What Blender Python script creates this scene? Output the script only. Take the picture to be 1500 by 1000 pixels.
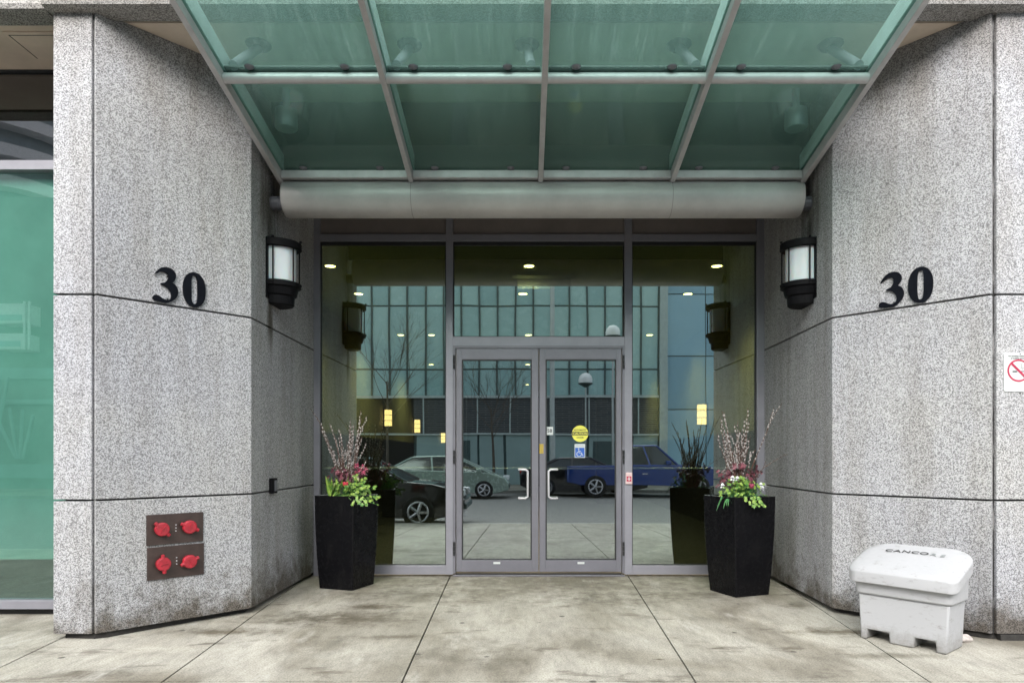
import bpy, bmesh, math, random
from mathutils import Vector, Matrix
from mathutils.geometry import tessellate_polygon
R = math.radians
random.seed(7)
scene = bpy.context.scene
for o in list(bpy.data.objects): bpy.data.objects.remove(o)
COL = scene.collection

# ------------------------------------------------------------------ camera
CAMZ = 1.35; CX = 768.0; CY = 667.0; F = 1000.0
cam = bpy.data.cameras.new('camera'); camo = bpy.data.objects.new('camera', cam); COL.objects.link(camo)
camo.location = (0, 0, CAMZ); camo.rotation_euler = (R(90), 0, 0)
cam.sensor_width = 36; cam.lens = 24
cam.shift_x = -(CX-750)/1500.0; cam.shift_y = (CY-500)/1500.0
cam.clip_start = 0.05; cam.clip_end = 2000
scene.camera = camo

# ------------------------------------------------------------------ world, sun, exposure
SUN_EL, SUN_AZ = R(34), R(190)           # azimuth measured from +Y clockwise
world = bpy.data.worlds.new('World'); scene.world = world; world.use_nodes = True
wn = world.node_tree; wn.nodes.clear()
sky = wn.nodes.new('ShaderNodeTexSky'); sky.sky_type = 'NISHITA'; sky.sun_disc = False
sky.sun_elevation = SUN_EL; sky.sun_rotation = SUN_AZ; sky.dust_density = 4.0; sky.air_density = 1.2
hs = wn.nodes.new('ShaderNodeHueSaturation'); hs.inputs['Saturation'].default_value = 0.25
bg = wn.nodes.new('ShaderNodeBackground'); bg.inputs['Strength'].default_value = 0.15
wo = wn.nodes.new('ShaderNodeOutputWorld')
wn.links.new(sky.outputs[0], hs.inputs['Color']); wn.links.new(hs.outputs[0], bg.inputs[0]); wn.links.new(bg.outputs[0], wo.inputs[0])
sl = bpy.data.lights.new('sun', 'SUN'); sl.energy = .95; sl.angle = R(140); sl.color = (1.0, 0.97, 0.93)
so = bpy.data.objects.new('sun', sl); COL.objects.link(so)
sd = Vector((math.sin(SUN_AZ)*math.cos(SUN_EL), math.cos(SUN_AZ)*math.cos(SUN_EL), math.sin(SUN_EL)))
so.rotation_euler = sd.to_track_quat('Z', 'Y').to_euler()
scene.view_settings.view_transform = 'Standard'; scene.view_settings.look = 'None'
scene.view_settings.exposure = 1.76; scene.view_settings.gamma = 1
scene.cycles.max_bounces = 12; scene.cycles.diffuse_bounces = 8; scene.cycles.transparent_max_bounces = 24; scene.cycles.glossy_bounces = 5
scene.cycles.caustics_reflective = False; scene.cycles.caustics_refractive = False
scene.cycles.sample_clamp_indirect = 6

# ------------------------------------------------------------------ helpers
def P(px, py, Y):
    return Vector(((px-CX)*Y/F, Y, CAMZ+(CY-py)*Y/F))
def G(px, py, z=0.0):
    Y = (CAMZ-z)*F/(py-CY)
    return Vector(((px-CX)*Y/F, Y, z))

MATS = {}
def nodes(name):
    m = bpy.data.materials.new(name); m.use_nodes = True
    t = m.node_tree; b = t.nodes['Principled BSDF']; MATS[name] = m
    return m, t, b
def NN(t, typ, **kw):
    n = t.nodes.new(typ)
    for k, v in kw.items():
        if hasattr(n, k): setattr(n, k, v)
        else: n.inputs[k].default_value = v
    return n
def ramp(t, src, stops, interp='LINEAR'):
    r = t.nodes.new('ShaderNodeValToRGB'); r.color_ramp.interpolation = interp
    e = r.color_ramp.elements
    while len(e) < len(stops): e.new(0.5)
    for el, (p, c) in zip(e, stops):
        el.position = p; el.color = (c, c, c, 1) if isinstance(c, (int, float)) else (*c, 1)
    if src: t.links.new(src, r.inputs[0])
    return r.outputs[0]
def mix(t, fac, a, b, mode='MIX'):
    n = t.nodes.new('ShaderNodeMix'); n.data_type = 'RGBA'; n.blend_type = mode
    for i, v in ((0, fac), (6, a), (7, b)):
        if isinstance(v, (int, float)): n.inputs[i].default_value = v if i == 0 else (v, v, v, 1)
        elif isinstance(v, tuple): n.inputs[i].default_value = (*v, 1)
        else: t.links.new(v, n.inputs[i])
    return n.outputs[2]
def math_n(t, op, a, b=None, clamp=False):
    n = t.nodes.new('ShaderNodeMath'); n.operation = op; n.use_clamp = clamp
    for i, v in ((0, a), (1, b)):
        if v is None: continue
        if isinstance(v, (int, float)): n.inputs[i].default_value = v
        else: t.links.new(v, n.inputs[i])
    return n.outputs[0]
def coords(t, scale=(1, 1, 1), rot=(0, 0, 0), kind='world'):
    m = t.nodes.new('ShaderNodeMapping'); m.inputs['Scale'].default_value = scale; m.inputs['Rotation'].default_value = rot
    if kind == 'world':
        g = t.nodes.new('ShaderNodeNewGeometry'); t.links.new(g.outputs['Position'], m.inputs[0])
    else:
        g = t.nodes.new('ShaderNodeTexCoord'); t.links.new(g.outputs['Object'], m.inputs[0])
    return m.outputs[0]
def noise(t, vec, scale, detail=4, rough=.55, dist=0):
    n = t.nodes.new('ShaderNodeTexNoise'); n.inputs['Scale'].default_value = scale
    n.inputs['Detail'].default_value = detail; n.inputs['Roughness'].default_value = rough; n.inputs['Distortion'].default_value = dist
    t.links.new(vec, n.inputs['Vector']); return n.outputs['Fac']
def bump(t, b, src, strength, dist=.01):
    n = t.nodes.new('ShaderNodeBump'); n.inputs['Strength'].default_value = strength; n.inputs['Distance'].default_value = dist
    t.links.new(src, n.inputs['Height']); t.links.new(n.outputs[0], b.inputs['Normal'])

def paint(name, col, rough=.5, metal=0, var=.12, vs=6, spec=.5, coat=0, bmp=0.0):
    m, t, b = nodes(name)
    v = coords(t, kind='obj'); n = noise(t, v, vs, 6, .65)
    c0 = tuple(x*(1-var) for x in col); c1 = tuple(min(1, x*(1+var)) for x in col)
    t.links.new(ramp(t, n, [(.3, c0), (.7, c1)]), b.inputs['Base Color'])
    b.inputs['Roughness'].default_value = rough; b.inputs['Metallic'].default_value = metal
    b.inputs['Specular IOR Level'].default_value = spec
    if coat: b.inputs['Coat Weight'].default_value = coat
    n2 = noise(t, v, vs*6, 3)
    t.links.new(ramp(t, n2, [(.3, max(0, rough-.08)), (.7, min(1, rough+.08))]), b.inputs['Roughness'])
    if bmp: bump(t, b, n2, bmp, .004)
    return m

def granite(name, dark=.165, mid=.335, light=.455, tint=(.985, 1, 1.03), dirt=True):
    m, t, b = nodes(name)
    v = coords(t)
    vo = t.nodes.new('ShaderNodeTexVoronoi'); vo.inputs['Scale'].default_value = 165; t.links.new(v, vo.inputs['Vector'])
    sp = t.nodes.new('ShaderNodeSeparateColor'); t.links.new(vo.outputs['Color'], sp.inputs[0])
    n1 = noise(t, v, 95, 3, .7)
    f = math_n(t, 'ADD', math_n(t, 'MULTIPLY', sp.outputs[0], .72), math_n(t, 'MULTIPLY', n1, .32))
    c = ramp(t, f, [(.16, dark), (.34, mid*.52), (.50, mid), (.68, mid*1.35), (.86, light)])
    col = mix(t, 1.0, c, tint, 'MULTIPLY')
    # faint warm / cool drift of the stone mix
    n2 = noise(t, v, .7, 5, .6)
    col = mix(t, .6, col, ramp(t, n2, [(.35, (.90, .90, .96)), (.65, (1.0, .985, .94))]), 'MULTIPLY')
    # weather streaks
    vs = coords(t, (3, 3, .35)); n3 = noise(t, vs, 1.6, 6, .7)
    col = mix(t, .45, col, ramp(t, n3, [(.38, (.66, .63, .58)), (.55, (1, 1, 1))]), 'MULTIPLY')
    if dirt:
        g = t.nodes.new('ShaderNodeNewGeometry'); sx = t.nodes.new('ShaderNodeSeparateXYZ'); t.links.new(g.outputs['Position'], sx.inputs[0])
        z = sx.outputs[2]
        nd = noise(t, v, 3.2, 8, .72)
        # splash grime near the pavement
        low = math_n(t, 'ADD', math_n(t, 'MULTIPLY', z, -2.3), math_n(t, 'ADD', math_n(t, 'MULTIPLY', nd, 3.0), -.72))
        lowf = ramp(t, low, [(.0, 0), (.7, .95)])
        col = mix(t, lowf, col, mix(t, 1.0, col, (.30, .26, .21), 'MULTIPLY'))
        # noisy brown darkening towards the soffit
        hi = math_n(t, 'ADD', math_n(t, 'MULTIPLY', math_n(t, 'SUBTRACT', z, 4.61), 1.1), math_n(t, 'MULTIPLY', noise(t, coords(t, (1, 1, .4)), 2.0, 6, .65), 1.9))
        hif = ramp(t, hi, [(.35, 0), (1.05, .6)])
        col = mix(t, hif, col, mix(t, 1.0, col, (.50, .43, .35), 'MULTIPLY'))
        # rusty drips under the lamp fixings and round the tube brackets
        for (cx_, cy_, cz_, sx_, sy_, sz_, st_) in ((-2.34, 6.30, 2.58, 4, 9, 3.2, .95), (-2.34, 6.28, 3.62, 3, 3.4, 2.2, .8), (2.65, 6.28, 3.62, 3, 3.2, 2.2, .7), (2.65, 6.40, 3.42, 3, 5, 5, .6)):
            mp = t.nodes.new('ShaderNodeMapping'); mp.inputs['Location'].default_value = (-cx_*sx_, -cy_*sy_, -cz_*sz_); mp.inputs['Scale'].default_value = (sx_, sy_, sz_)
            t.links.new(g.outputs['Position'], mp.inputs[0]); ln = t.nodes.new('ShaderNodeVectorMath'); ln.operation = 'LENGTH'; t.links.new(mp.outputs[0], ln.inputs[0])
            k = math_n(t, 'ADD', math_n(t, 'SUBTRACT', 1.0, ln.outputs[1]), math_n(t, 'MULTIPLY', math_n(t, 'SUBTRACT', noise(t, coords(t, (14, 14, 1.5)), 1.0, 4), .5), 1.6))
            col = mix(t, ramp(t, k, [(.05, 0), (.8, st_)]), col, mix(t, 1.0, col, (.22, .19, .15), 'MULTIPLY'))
    t.links.new(col, b.inputs['Base Color']); b.inputs['Roughness'].default_value = .8
    b.inputs['Specular IOR Level'].default_value = .25
    bump(t, b, f, .22, .005)
    return m

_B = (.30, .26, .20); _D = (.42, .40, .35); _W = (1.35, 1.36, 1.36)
STAINS_AND_SHADE = [(545, 888, .36, .16, .95, _B), (575, 932, .42, .10, .7, _B), (430, 905, .55, .30, .8, _D), (330, 925, .55, .16, .9, _B), (480, 945, .30, .25, .5, _D),
        (1235, 925, .55, .16, .9, _B), (1300, 960, .50, .10, .8, _D), (1165, 885, .25, .20, .8, _D), (790, 848, 3.2, 1.5, .85, _D), (520, 905, .8, .35, .75, _B), (640, 960, .5, .25, .5, _D), (900, 880, .7, .4, .5, _D), (735, 965, .20, .50, .6, _D), (860, 950, .16, .5, .45, _D),  # the widest patch paints in the shade on the ground before the doors
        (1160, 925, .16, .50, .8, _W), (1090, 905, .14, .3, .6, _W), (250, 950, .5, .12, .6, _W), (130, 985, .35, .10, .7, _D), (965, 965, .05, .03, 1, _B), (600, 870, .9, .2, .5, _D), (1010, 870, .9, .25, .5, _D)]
def concrete():
    m, t, b = nodes('concrete_paving')
    v = coords(t)
    big = noise(t, coords(t, (1, .55, 1), (0, 0, R(18))), .9, 7, .62, .6)
    med = noise(t, coords(t, (1.6, .7, 1), (0, 0, R(-35))), 3.0, 7, .68)
    fine = noise(t, v, 90, 3, .7)
    col = ramp(t, big, [(.34, (.165, .148, .115)), (.45, (.258, .240, .198)), (.53, (.33, .314, .268)), (.68, (.405, .39, .34))])
    col = mix(t, .5, col, ramp(t, med, [(.30, .55), (.5, .95), (.72, 1.25)]), 'MULTIPLY')
    col = mix(t, .8, col, ramp(t, fine, [(.30, .45), (.5, 1.0), (.72, 1.4)]), 'MULTIPLY')
    # damp and dirty patches, plus painted shade before the doors, each with its outline
    for (px_, py_, rx_, ry_, st_, c_) in STAINS_AND_SHADE:
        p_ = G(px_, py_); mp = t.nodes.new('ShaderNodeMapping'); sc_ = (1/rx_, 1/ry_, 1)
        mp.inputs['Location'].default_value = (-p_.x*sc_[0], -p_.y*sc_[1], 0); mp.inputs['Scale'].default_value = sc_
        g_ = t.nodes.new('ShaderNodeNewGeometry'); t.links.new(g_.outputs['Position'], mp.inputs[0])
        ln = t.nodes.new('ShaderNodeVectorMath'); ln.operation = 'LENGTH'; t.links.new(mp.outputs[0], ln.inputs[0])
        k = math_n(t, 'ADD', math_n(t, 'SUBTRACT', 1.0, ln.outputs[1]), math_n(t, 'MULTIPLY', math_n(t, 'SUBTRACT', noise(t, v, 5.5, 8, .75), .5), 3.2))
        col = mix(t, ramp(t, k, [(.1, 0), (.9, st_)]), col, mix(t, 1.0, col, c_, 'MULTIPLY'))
    # small gum spots and pits
    vo = t.nodes.new('ShaderNodeTexVoronoi'); vo.inputs['Scale'].default_value = 2.7; t.links.new(v, vo.inputs['Vector'])
    spot = ramp(t, vo.outputs['Distance'], [(.045, .9), (.075, 0)])
    col = mix(t, spot, col, (.07, .065, .055))
    vo2 = t.nodes.new('ShaderNodeTexVoronoi'); vo2.inputs['Scale'].default_value = 13; t.links.new(v, vo2.inputs['Vector'])
    sp2 = ramp(t, vo2.outputs['Distance'], [(.05, .6), (.09, 0)])
    col = mix(t, sp2, col, (.10, .095, .08))
    # oily brown blotches
    bl = noise(t, coords(t, (.8, 1.9, 1), (0, 0, R(8))), 1.7, 8, .7, .3)
    col = mix(t, ramp(t, bl, [(.57, 0), (.68, .8)]), col, (.085, .07, .05))
    # pale mineral wash patches
    wl = noise(t, coords(t, (2.2, .8, 1), (0, 0, R(38))), 1.3, 8, .7)
    col = mix(t, ramp(t, wl, [(.58, 0), (.72, .5)]), col, (.56, .55, .51))
    gr = noise(t, coords(t, (9, 2.2, 1), (0, 0, R(30))), 2.2, 9, .78)
    col = mix(t, .5, col, ramp(t, gr, [(.36, .62), (.5, 1.0), (.66, 1.22)]), 'MULTIPLY')
    t.links.new(col, b.inputs['Base Color'])
    t.links.new(ramp(t, big, [(.3, .55), (.6, .85)]), b.inputs['Roughness'])
    br = noise(t, coords(t, (4, 160, 1)), 1.0, 2)
    bump(t, b, math_n(t, 'ADD', fine, math_n(t, 'MULTIPLY', br, .5)), .25, .004)
    return m

def window_glass(name, refl=(.80, .93, .90), trans=(.44, .51, .41), fac=.44):
    m, t, b = nodes(name); t.nodes.remove(b)
    out = t.nodes['Material Output']
    g = NN(t, 'ShaderNodeBsdfGlossy'); g.inputs['Roughness'].default_value = 0.0; g.inputs['Color'].default_value = (*refl, 1)
    tr = NN(t, 'ShaderNodeBsdfTransparent'); tr.inputs['Color'].default_value = (*trans, 1)
    v = coords(t, kind='obj'); n = noise(t, v, .9, 1)
    bp = t.nodes.new('ShaderNodeBump'); bp.inputs['Strength'].default_value = .05; bp.inputs['Distance'].default_value = .02
    t.links.new(n, bp.inputs['Height']); t.links.new(bp.outputs[0], g.inputs['Normal'])
    fr = t.nodes.new('ShaderNodeFresnel'); fr.inputs['IOR'].default_value = 1.5
    gb2 = t.nodes.new('ShaderNodeNewGeometry')   # the rear face of the sheet adds no second mirror image
    f = math_n(t, 'MULTIPLY', math_n(t, 'ADD', fr.outputs[0], fac-.04, True), math_n(t, 'SUBTRACT', 1.0, gb2.outputs['Backfacing']))
    mx = t.nodes.new('ShaderNodeMixShader'); t.links.new(f, mx.inputs[0]); t.links.new(tr.outputs[0], mx.inputs[1]); t.links.new(g.outputs[0], mx.inputs[2])
    t.links.new(mx.outputs[0], out.inputs[0]); return m

def canopy_glass():
    m, t, b = nodes('green_canopy_glass'); t.nodes.remove(b); out = t.nodes['Material Output']
    v = coords(t, (26, 1.3, 1.3)); streak = noise(t, v, 1.0, 5, .7)
    v2 = coords(t); fine = noise(t, v2, 35, 4, .75); big = noise(t, v2, 1.8, 4)
    d = math_n(t, 'ADD', math_n(t, 'MULTIPLY', streak, .6), math_n(t, 'MULTIPLY', fine, .4))
    dc = ramp(t, d, [(.28, (.24, .38, .355)), (.55, (.30, .46, .43)), (.72, (.54, .66, .63))])
    vo = t.nodes.new('ShaderNodeTexVoronoi'); vo.inputs['Scale'].default_value = 5.5; t.links.new(v2, vo.inputs['Vector'])
    dc = mix(t, ramp(t, vo.outputs['Distance'], [(.03, .8), (.05, 0)]), dc, (.75, .8, .78))
    tl = NN(t, 'ShaderNodeBsdfTranslucent'); t.links.new(dc, tl.inputs['Color'])
    di = NN(t, 'ShaderNodeBsdfDiffuse'); t.links.new(dc, di.inputs['Color'])
    tr = NN(t, 'ShaderNodeBsdfTransparent'); tr.inputs['Color'].default_value = (.68, .83, .79, 1)
    g = NN(t, 'ShaderNodeBsdfGlossy'); g.inputs['Roughness'].default_value = .06; g.inputs['Color'].default_value = (.8, .95, .9, 1)
    def ms(f, a, c):
        x = t.nodes.new('ShaderNodeMixShader')
        if isinstance(f, float): x.inputs[0].default_value = f
        else: t.links.new(f, x.inputs[0])
        t.links.new(a, x.inputs[1]); t.links.new(c, x.inputs[2]); return x.outputs[0]
    dirt = ms(.35, tl.outputs[0], di.outputs[0])
    body = ms(ramp(t, math_n(t, 'ADD', math_n(t, 'MULTIPLY', d, .7), math_n(t, 'MULTIPLY', big, .3)), [(.3, .14), (.54, .19), (.70, .28)]), tr.outputs[0], dirt)
    fr = t.nodes.new('ShaderNodeFresnel'); fr.inputs['IOR'].default_value = 1.45
    gb2 = t.nodes.new('ShaderNodeNewGeometry'); ff = math_n(t, 'MULTIPLY', fr.outputs[0], math_n(t, 'SUBTRACT', 1.0, gb2.outputs['Backfacing']))
    t.links.new(ms(ff, body, g.outputs[0]), out.inputs[0]); return m

def emit(name, col, s):
    m, t, b = nodes(name); b.inputs['Base Color'].default_value = (*col, 1)
    b.inputs['Emission Color'].default_value = (*col, 1); b.inputs['Emission Strength'].default_value = s; return m

M_wall = granite('granite_aggregate')
M_fascia = granite('granite_fascia', .12, .25, .38, (1.0, .97, .93), False)
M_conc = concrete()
M_frame = paint('grey_aluminium', (.22, .22, .25), .42, .2, .10, 3)
M_frame2 = paint('grey_aluminium_door', (.145, .145, .168), .42, .2, .10, 3)
M_header = paint('warm_grey_panel', (.21, .185, .175), .45, .2, .14, 2)
M_gasket = paint('black_gasket', (.012, .013, .014), .6)
M_glass = window_glass('tinted_window_glass')
M_doorglass = window_glass('door_glass', (.80, .90, .92), (.44, .49, .43), .42)
M_canopy = canopy_glass()
M_steel = paint('canopy_grey_paint', (.46, .45, .46), .42, .2, .14, 5)
M_steelteal = paint('canopy_fin_paint', (.78, .82, .83), .42, .2, .12, 5)
M_tube = paint('tube_beam_paint', (.46, .44, .43), .45, .15, .13, 2.5)
M_blocker = paint('olive_blocker', (.045, .055, .042), .6, 0, .25, 2)
M_beige = paint('beige_soffit', (.60, .50, .41), .8, 0, .16, 1.6)
M_black = paint('black_cast_metal', (.006, .006, .007), .5, 0, .2, 12, spec=.06, bmp=.2)
M_gloss = paint('black_planter_gloss', (.005, .005, .006), .25, 0, .3, 4, .12)
_m = M_gloss; _t = _m.node_tree; _b = _t.nodes['Principled BSDF']
_t.links.new(mix(_t, ramp(_t, noise(_t, coords(_t, (5, 5, 1.2)), 3.0, 7, .75), [(.52, 0), (.78, .18)]), (.005, .005, .006), (.045, .043, .04)), _b.inputs['Base Color'])
M_opal = None
M_white = paint('white_grit_plastic', (.42, .425, .44), .55, 0, .07, 5, bmp=.15)
_t = M_white.node_tree; _b = _t.nodes['Principled BSDF']; _v = coords(_t, kind='obj')
_c = mix(_t, ramp(_t, noise(_t, coords(_t, (1.2, 1.2, 3.0), (0, .3, .4), 'obj'), 9, 8, .8), [(.56, 0), (.70, .75)]), (.38, .385, .40), (.20, .195, .18))
_c = mix(_t, ramp(_t, noise(_t, coords(_t, (1, 1, 12), (0, .9, .2), 'obj'), 7, 4, .7, .8), [(.66, 0), (.72, .7)]), _c, (.22, .22, .21))
_sx = _t.nodes.new('ShaderNodeSeparateXYZ'); _t.links.new(_v, _sx.inputs[0])
_c = mix(_t, ramp(_t, math_n(_t, 'ADD', math_n(_t, 'MULTIPLY', _sx.outputs[2], -5.0), math_n(_t, 'MULTIPLY', noise(_t, _v, 14, 6, .8), 1.5)), [(.1, 0), (.9, .8)]), _c, (.17, .16, .14))
_t.links.new(_c, _b.inputs['Base Color'])
M_red = paint('red_cap_paint', (.30, .008, .020), .5, 0, .35, 24, coat=.3)
M_brown = paint('brown_plate', (.050, .034, .030), .45, .3, .25, 10)
M_sat = paint('brushed_pull', (.50, .50, .52), .38, .4, .02, 8)
M_bin_text = paint('faded_black_print', (.05, .05, .05), .7, 0, .5, 30)
M_signw = paint('white_sign', (.50, .53, .525), .4, 0, .03, 8)
M_signr = paint('red_sign_ink', (.36, .02, .06), .4)
M_signk = paint('black_sign_ink', (.02, .02, .02), .5)
M_signgrey = paint('grey_sign_ink', (.25, .27, .27), .5)
M_blue = paint('blue_sticker', (.02, .10, .42), .4)
M_yellow = paint('yellow_sticker', (.62, .60, .09), .4)
M_gold = paint('brass_lock', (.45, .33, .08), .35, .6)
M_asphalt = paint('asphalt', (.19, .19, .185), .85, 0, .35, 20, bmp=.4)

# wall lamp diffuser: opal plastic, unlit in daylight
M_opal, t_, b_ = nodes('opal_diffuser')
b_.inputs['Base Color'].default_value = (.58, .62, .65, 1); b_.inputs['Roughness'].default_value = .22
b_.inputs['Subsurface Weight'].default_value = .3; b_.inputs['Subsurface Scale'].default_value = .05

# ------------------------------------------------------------------ mesh helpers
def nb(): return bmesh.new()
def box(bm, x0, x1, y0, y1, z0, z1, bev=0):
    r = bmesh.ops.create_cube(bm, size=1)
    for v in r['verts']:
        v.co = Vector(((x0+x1)/2+v.co.x*(x1-x0), (y0+y1)/2+v.co.y*(y1-y0), (z0+z1)/2+v.co.z*(z1-z0)))
    if bev:
        es = set(e for v in r['verts'] for e in v.link_edges)
        bmesh.ops.bevel(bm, geom=list(es), offset=bev, segments=2, affect='EDGES', profile=.5)
    return r['verts']
def prism(bm, pts, ext):
    """closed polygon pts (Vectors) extruded by vector ext"""
    a = [bm.verts.new(p) for p in pts]; b = [bm.verts.new(Vector(p)+Vector(ext)) for p in pts]
    n = len(pts)
    if n > 12:
        for i, j, k in tessellate_polygon([[Vector(p) for p in pts]]):
            bm.faces.new((a[i], a[j], a[k])); bm.faces.new((b[k], b[j], b[i]))
    else:
        bm.faces.new(a); bm.faces.new(b[::-1])
    for i in range(n): bm.faces.new((a[i], b[i], b[(i+1) % n], a[(i+1) % n]))
def tube(bm, pts, rad, seg=8, caps=True):
    pts = [Vector(p) for p in pts]; rings = []
    up = None
    for i, p in enumerate(pts):
        d = (pts[min(i+1, len(pts)-1)]-pts[max(i-1, 0)]).normalized()
        if up is None:
            up = Vector((0, 0, 1)) if abs(d.z) < .9 else Vector((1, 0, 0))
        x = d.cross(up).normalized(); up = x.cross(d).normalized()
        r = rad[i] if isinstance(rad, (list, tuple)) else rad
        rings.append([bm.verts.new(p+r*(x*math.cos(2*math.pi*k/seg)+up*math.sin(2*math.pi*k/seg))) for k in range(seg)])
    for a, b in zip(rings, rings[1:]):
        for k in range(seg): bm.faces.new((a[k], a[(k+1) % seg], b[(k+1) % seg], b[k]))
    if caps: bm.faces.new(rings[0][::-1]); bm.faces.new(rings[-1])
def lathe(bm, prof, seg=24, c=(0, 0, 0), a0=0, a1=2*math.pi):
    full = abs(a1-a0-2*math.pi) < 1e-6; n = seg if full else seg+1
    rings = [[bm.verts.new((c[0]+r*math.cos(a0+(a1-a0)*k/seg), c[1]+r*math.sin(a0+(a1-a0)*k/seg), c[2]+z)) for k in range(n)] for r, z in prof]
    for a, b in zip(rings, rings[1:]):
        for k in range(n if full else n-1): bm.faces.new((a[k], a[(k+1) % n], b[(k+1) % n], b[k]))
    if full:
        if prof[0][0] > 0: bm.faces.new(rings[0][::-1])
        if prof[-1][0] > 0: bm.faces.new(rings[-1])
def loc_of(p): return Matrix.Translation(p.location) @ p.rotation_euler.to_matrix().to_4x4()
def obj(name, bm, m, parent=None, smooth=False, world=True, bev=0):
    """links bm as ONE object. world=True: the mesh was made in world coordinates."""
    root = parent
    while root is not None and root.parent is not None: root = root.parent
    if root is not None and world: bmesh.ops.transform(bm, matrix=loc_of(root).inverted(), verts=bm.verts)
    bmesh.ops.recalc_face_normals(bm, faces=bm.faces)
    me = bpy.data.meshes.new(name); bm.to_mesh(me); bm.free(); me.materials.append(m)
    if smooth:
        for p in me.polygons: p.use_smooth = True
        me.set_sharp_from_angle(angle=R(38))
    o = bpy.data.objects.new(name, me); COL.objects.link(o)
    if parent is not None: o.parent = parent
    if bev:
        md = o.modifiers.new('b', 'BEVEL'); md.width = bev; md.segments = 2; md.limit_method = 'ANGLE'
    return o
def thing(name, label, cat, loc=(0, 0, 0), rz=0, group=None):
    o = bpy.data.objects.new(name, None); COL.objects.link(o); o.empty_display_size = .2
    o.location = loc; o.rotation_euler = (0, 0, rz); o['label'] = label; o['category'] = cat
    if group: o['group'] = group
    return o
def tag(o, label, cat, group=None):
    o['label'] = label; o['category'] = cat
    if group: o['group'] = group
    return o
def struct(name, bm, m, **k):
    o = obj(name, bm, m, **k); o['kind'] = 'structure'; return o
def text_mesh(name, body, size, m, parent, mat, extrude=.0006, bold=0, spacing=1.0):
    """mat: matrix placing text (XY plane) in the parent's local space"""
    cu = bpy.data.curves.new('t', 'FONT'); cu.body = body; cu.size = size; cu.extrude = extrude; cu.offset = bold
    cu.align_x = 'CENTER'; cu.align_y = 'CENTER'; cu.space_character = spacing
    tmp = bpy.data.objects.new('t', cu); COL.objects.link(tmp)
    bpy.context.view_layer.update()
    me = bpy.data.meshes.new_from_object(tmp.evaluated_get(bpy.context.evaluated_depsgraph_get()))
    bpy.data.objects.remove(tmp); bpy.data.curves.remove(cu)
    me.transform(mat); me.materials.clear(); me.materials.append(m); me.name = name
    o = bpy.data.objects.new(name, me); COL.objects.link(o); o.parent = parent
    return o
FRONT = Matrix.Rotation(R(90), 4, 'X')     # text reading from -Y

# ------------------------------------------------------------------ key planes
YF = 5.0; YC = 5.85; YW = 7.69; ZS = CAMZ+3.26        # front face, chamfer corner, window wall, soffit
XL0, XL1, XLW = -3.14, -2.34, -2.36
XR0, XR1, XRW = 3.42, 2.64, 2.69
JZ1, JZ2 = CAMZ+1.18, CAMZ-.328                       # two horizontal joints

# ------------------------------------------------------------------ ground
def slab(bm, pts, z0, z1): prism(bm, [Vector((x, y, z0)) for x, y in pts], (0, 0, z1-z0))
bm = nb(); box(bm, -400, 400, -400, 400, -.5, -.15); struct('terrain', bm, M_asphalt)
bm = nb(); box(bm, -60, 60, -11.5, 1.65, -.146, -.130); struct('road', bm, M_asphalt)
bm = nb(); box(bm, -60, 60, 1.65, 1.8, -.149, 0.0, .015); struct('kerb', bm, paint('kerb_concrete', (.33, .33, .30), .8, 0, .2, 8))
bm = nb(); box(bm, -60, 60, -11.65, -11.5, -.149, .0, .015); struct('far_kerb', bm, MATS['kerb_concrete'])
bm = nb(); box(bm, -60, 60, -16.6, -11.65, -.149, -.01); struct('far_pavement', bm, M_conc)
# near pavement: concrete bays separated by joints 12 mm wide; dark bedding below
bm = nb(); box(bm, -60, 60, 1.8, 8.2, -.149, -.02); struct('pavement_bedding', bm, paint('joint_sand', (.035, .032, .027), .9))
def gl(px, py): v = G(px, py); return (v.x, v.y)
def cut_bays():
    # joint lines given as pairs of ground points; the pavement sheet is split along each of them
    bm = nb(); vs = [bm.verts.new((x, y, 0)) for x, y in ((-60, 1.8), (60, 1.8), (60, 8.2), (-60, 8.2))]; bm.faces.new(vs)
    lines = [(gl(661, 840), gl(588, 1000)), (gl(918, 840), gl(1020, 1000)), (gl(0, 997.5), gl(1500, 997.5)),
             (gl(370, 902), gl(235, 1000)), (gl(1222, 905), gl(1365, 1000)), (gl(82, 938), gl(-90, 1020))]
    vert = [-4.9, -6.6, -8.3, -10, 5.2, 6.9, 8.6]
    lines += [((x, 2), (x, 6)) for x in vert] + [((-5, 2.9), (5, 2.9))]
    w = .006
    for (p, q) in lines:
        p = Vector((*p, 0)); q = Vector((*q, 0)); d = (q-p).normalized(); n = Vector((-d.y, d.x, 0))
        for s in (-1, 1):
            bmesh.ops.bisect_plane(bm, geom=bm.verts[:]+bm.edges[:]+bm.faces[:], plane_co=p+n*w*s, plane_no=n)
        dl = [f for f in bm.faces if abs((f.calc_center_median()-p).dot(n)) < w*.99 and all(abs((v.co-p).dot(n)) < w*1.01 for v in f.verts)]
        bmesh.ops.delete(bm, geom=dl, context='FACES')
    r = bmesh.ops.extrude_face_region(bm, geom=bm.faces[:])
    for v in [g for g in r['geom'] if isinstance(g, bmesh.types.BMVert)]: v.co.z -= .015
    return bm
struct('pavement', cut_bays(), M_conc)

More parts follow.
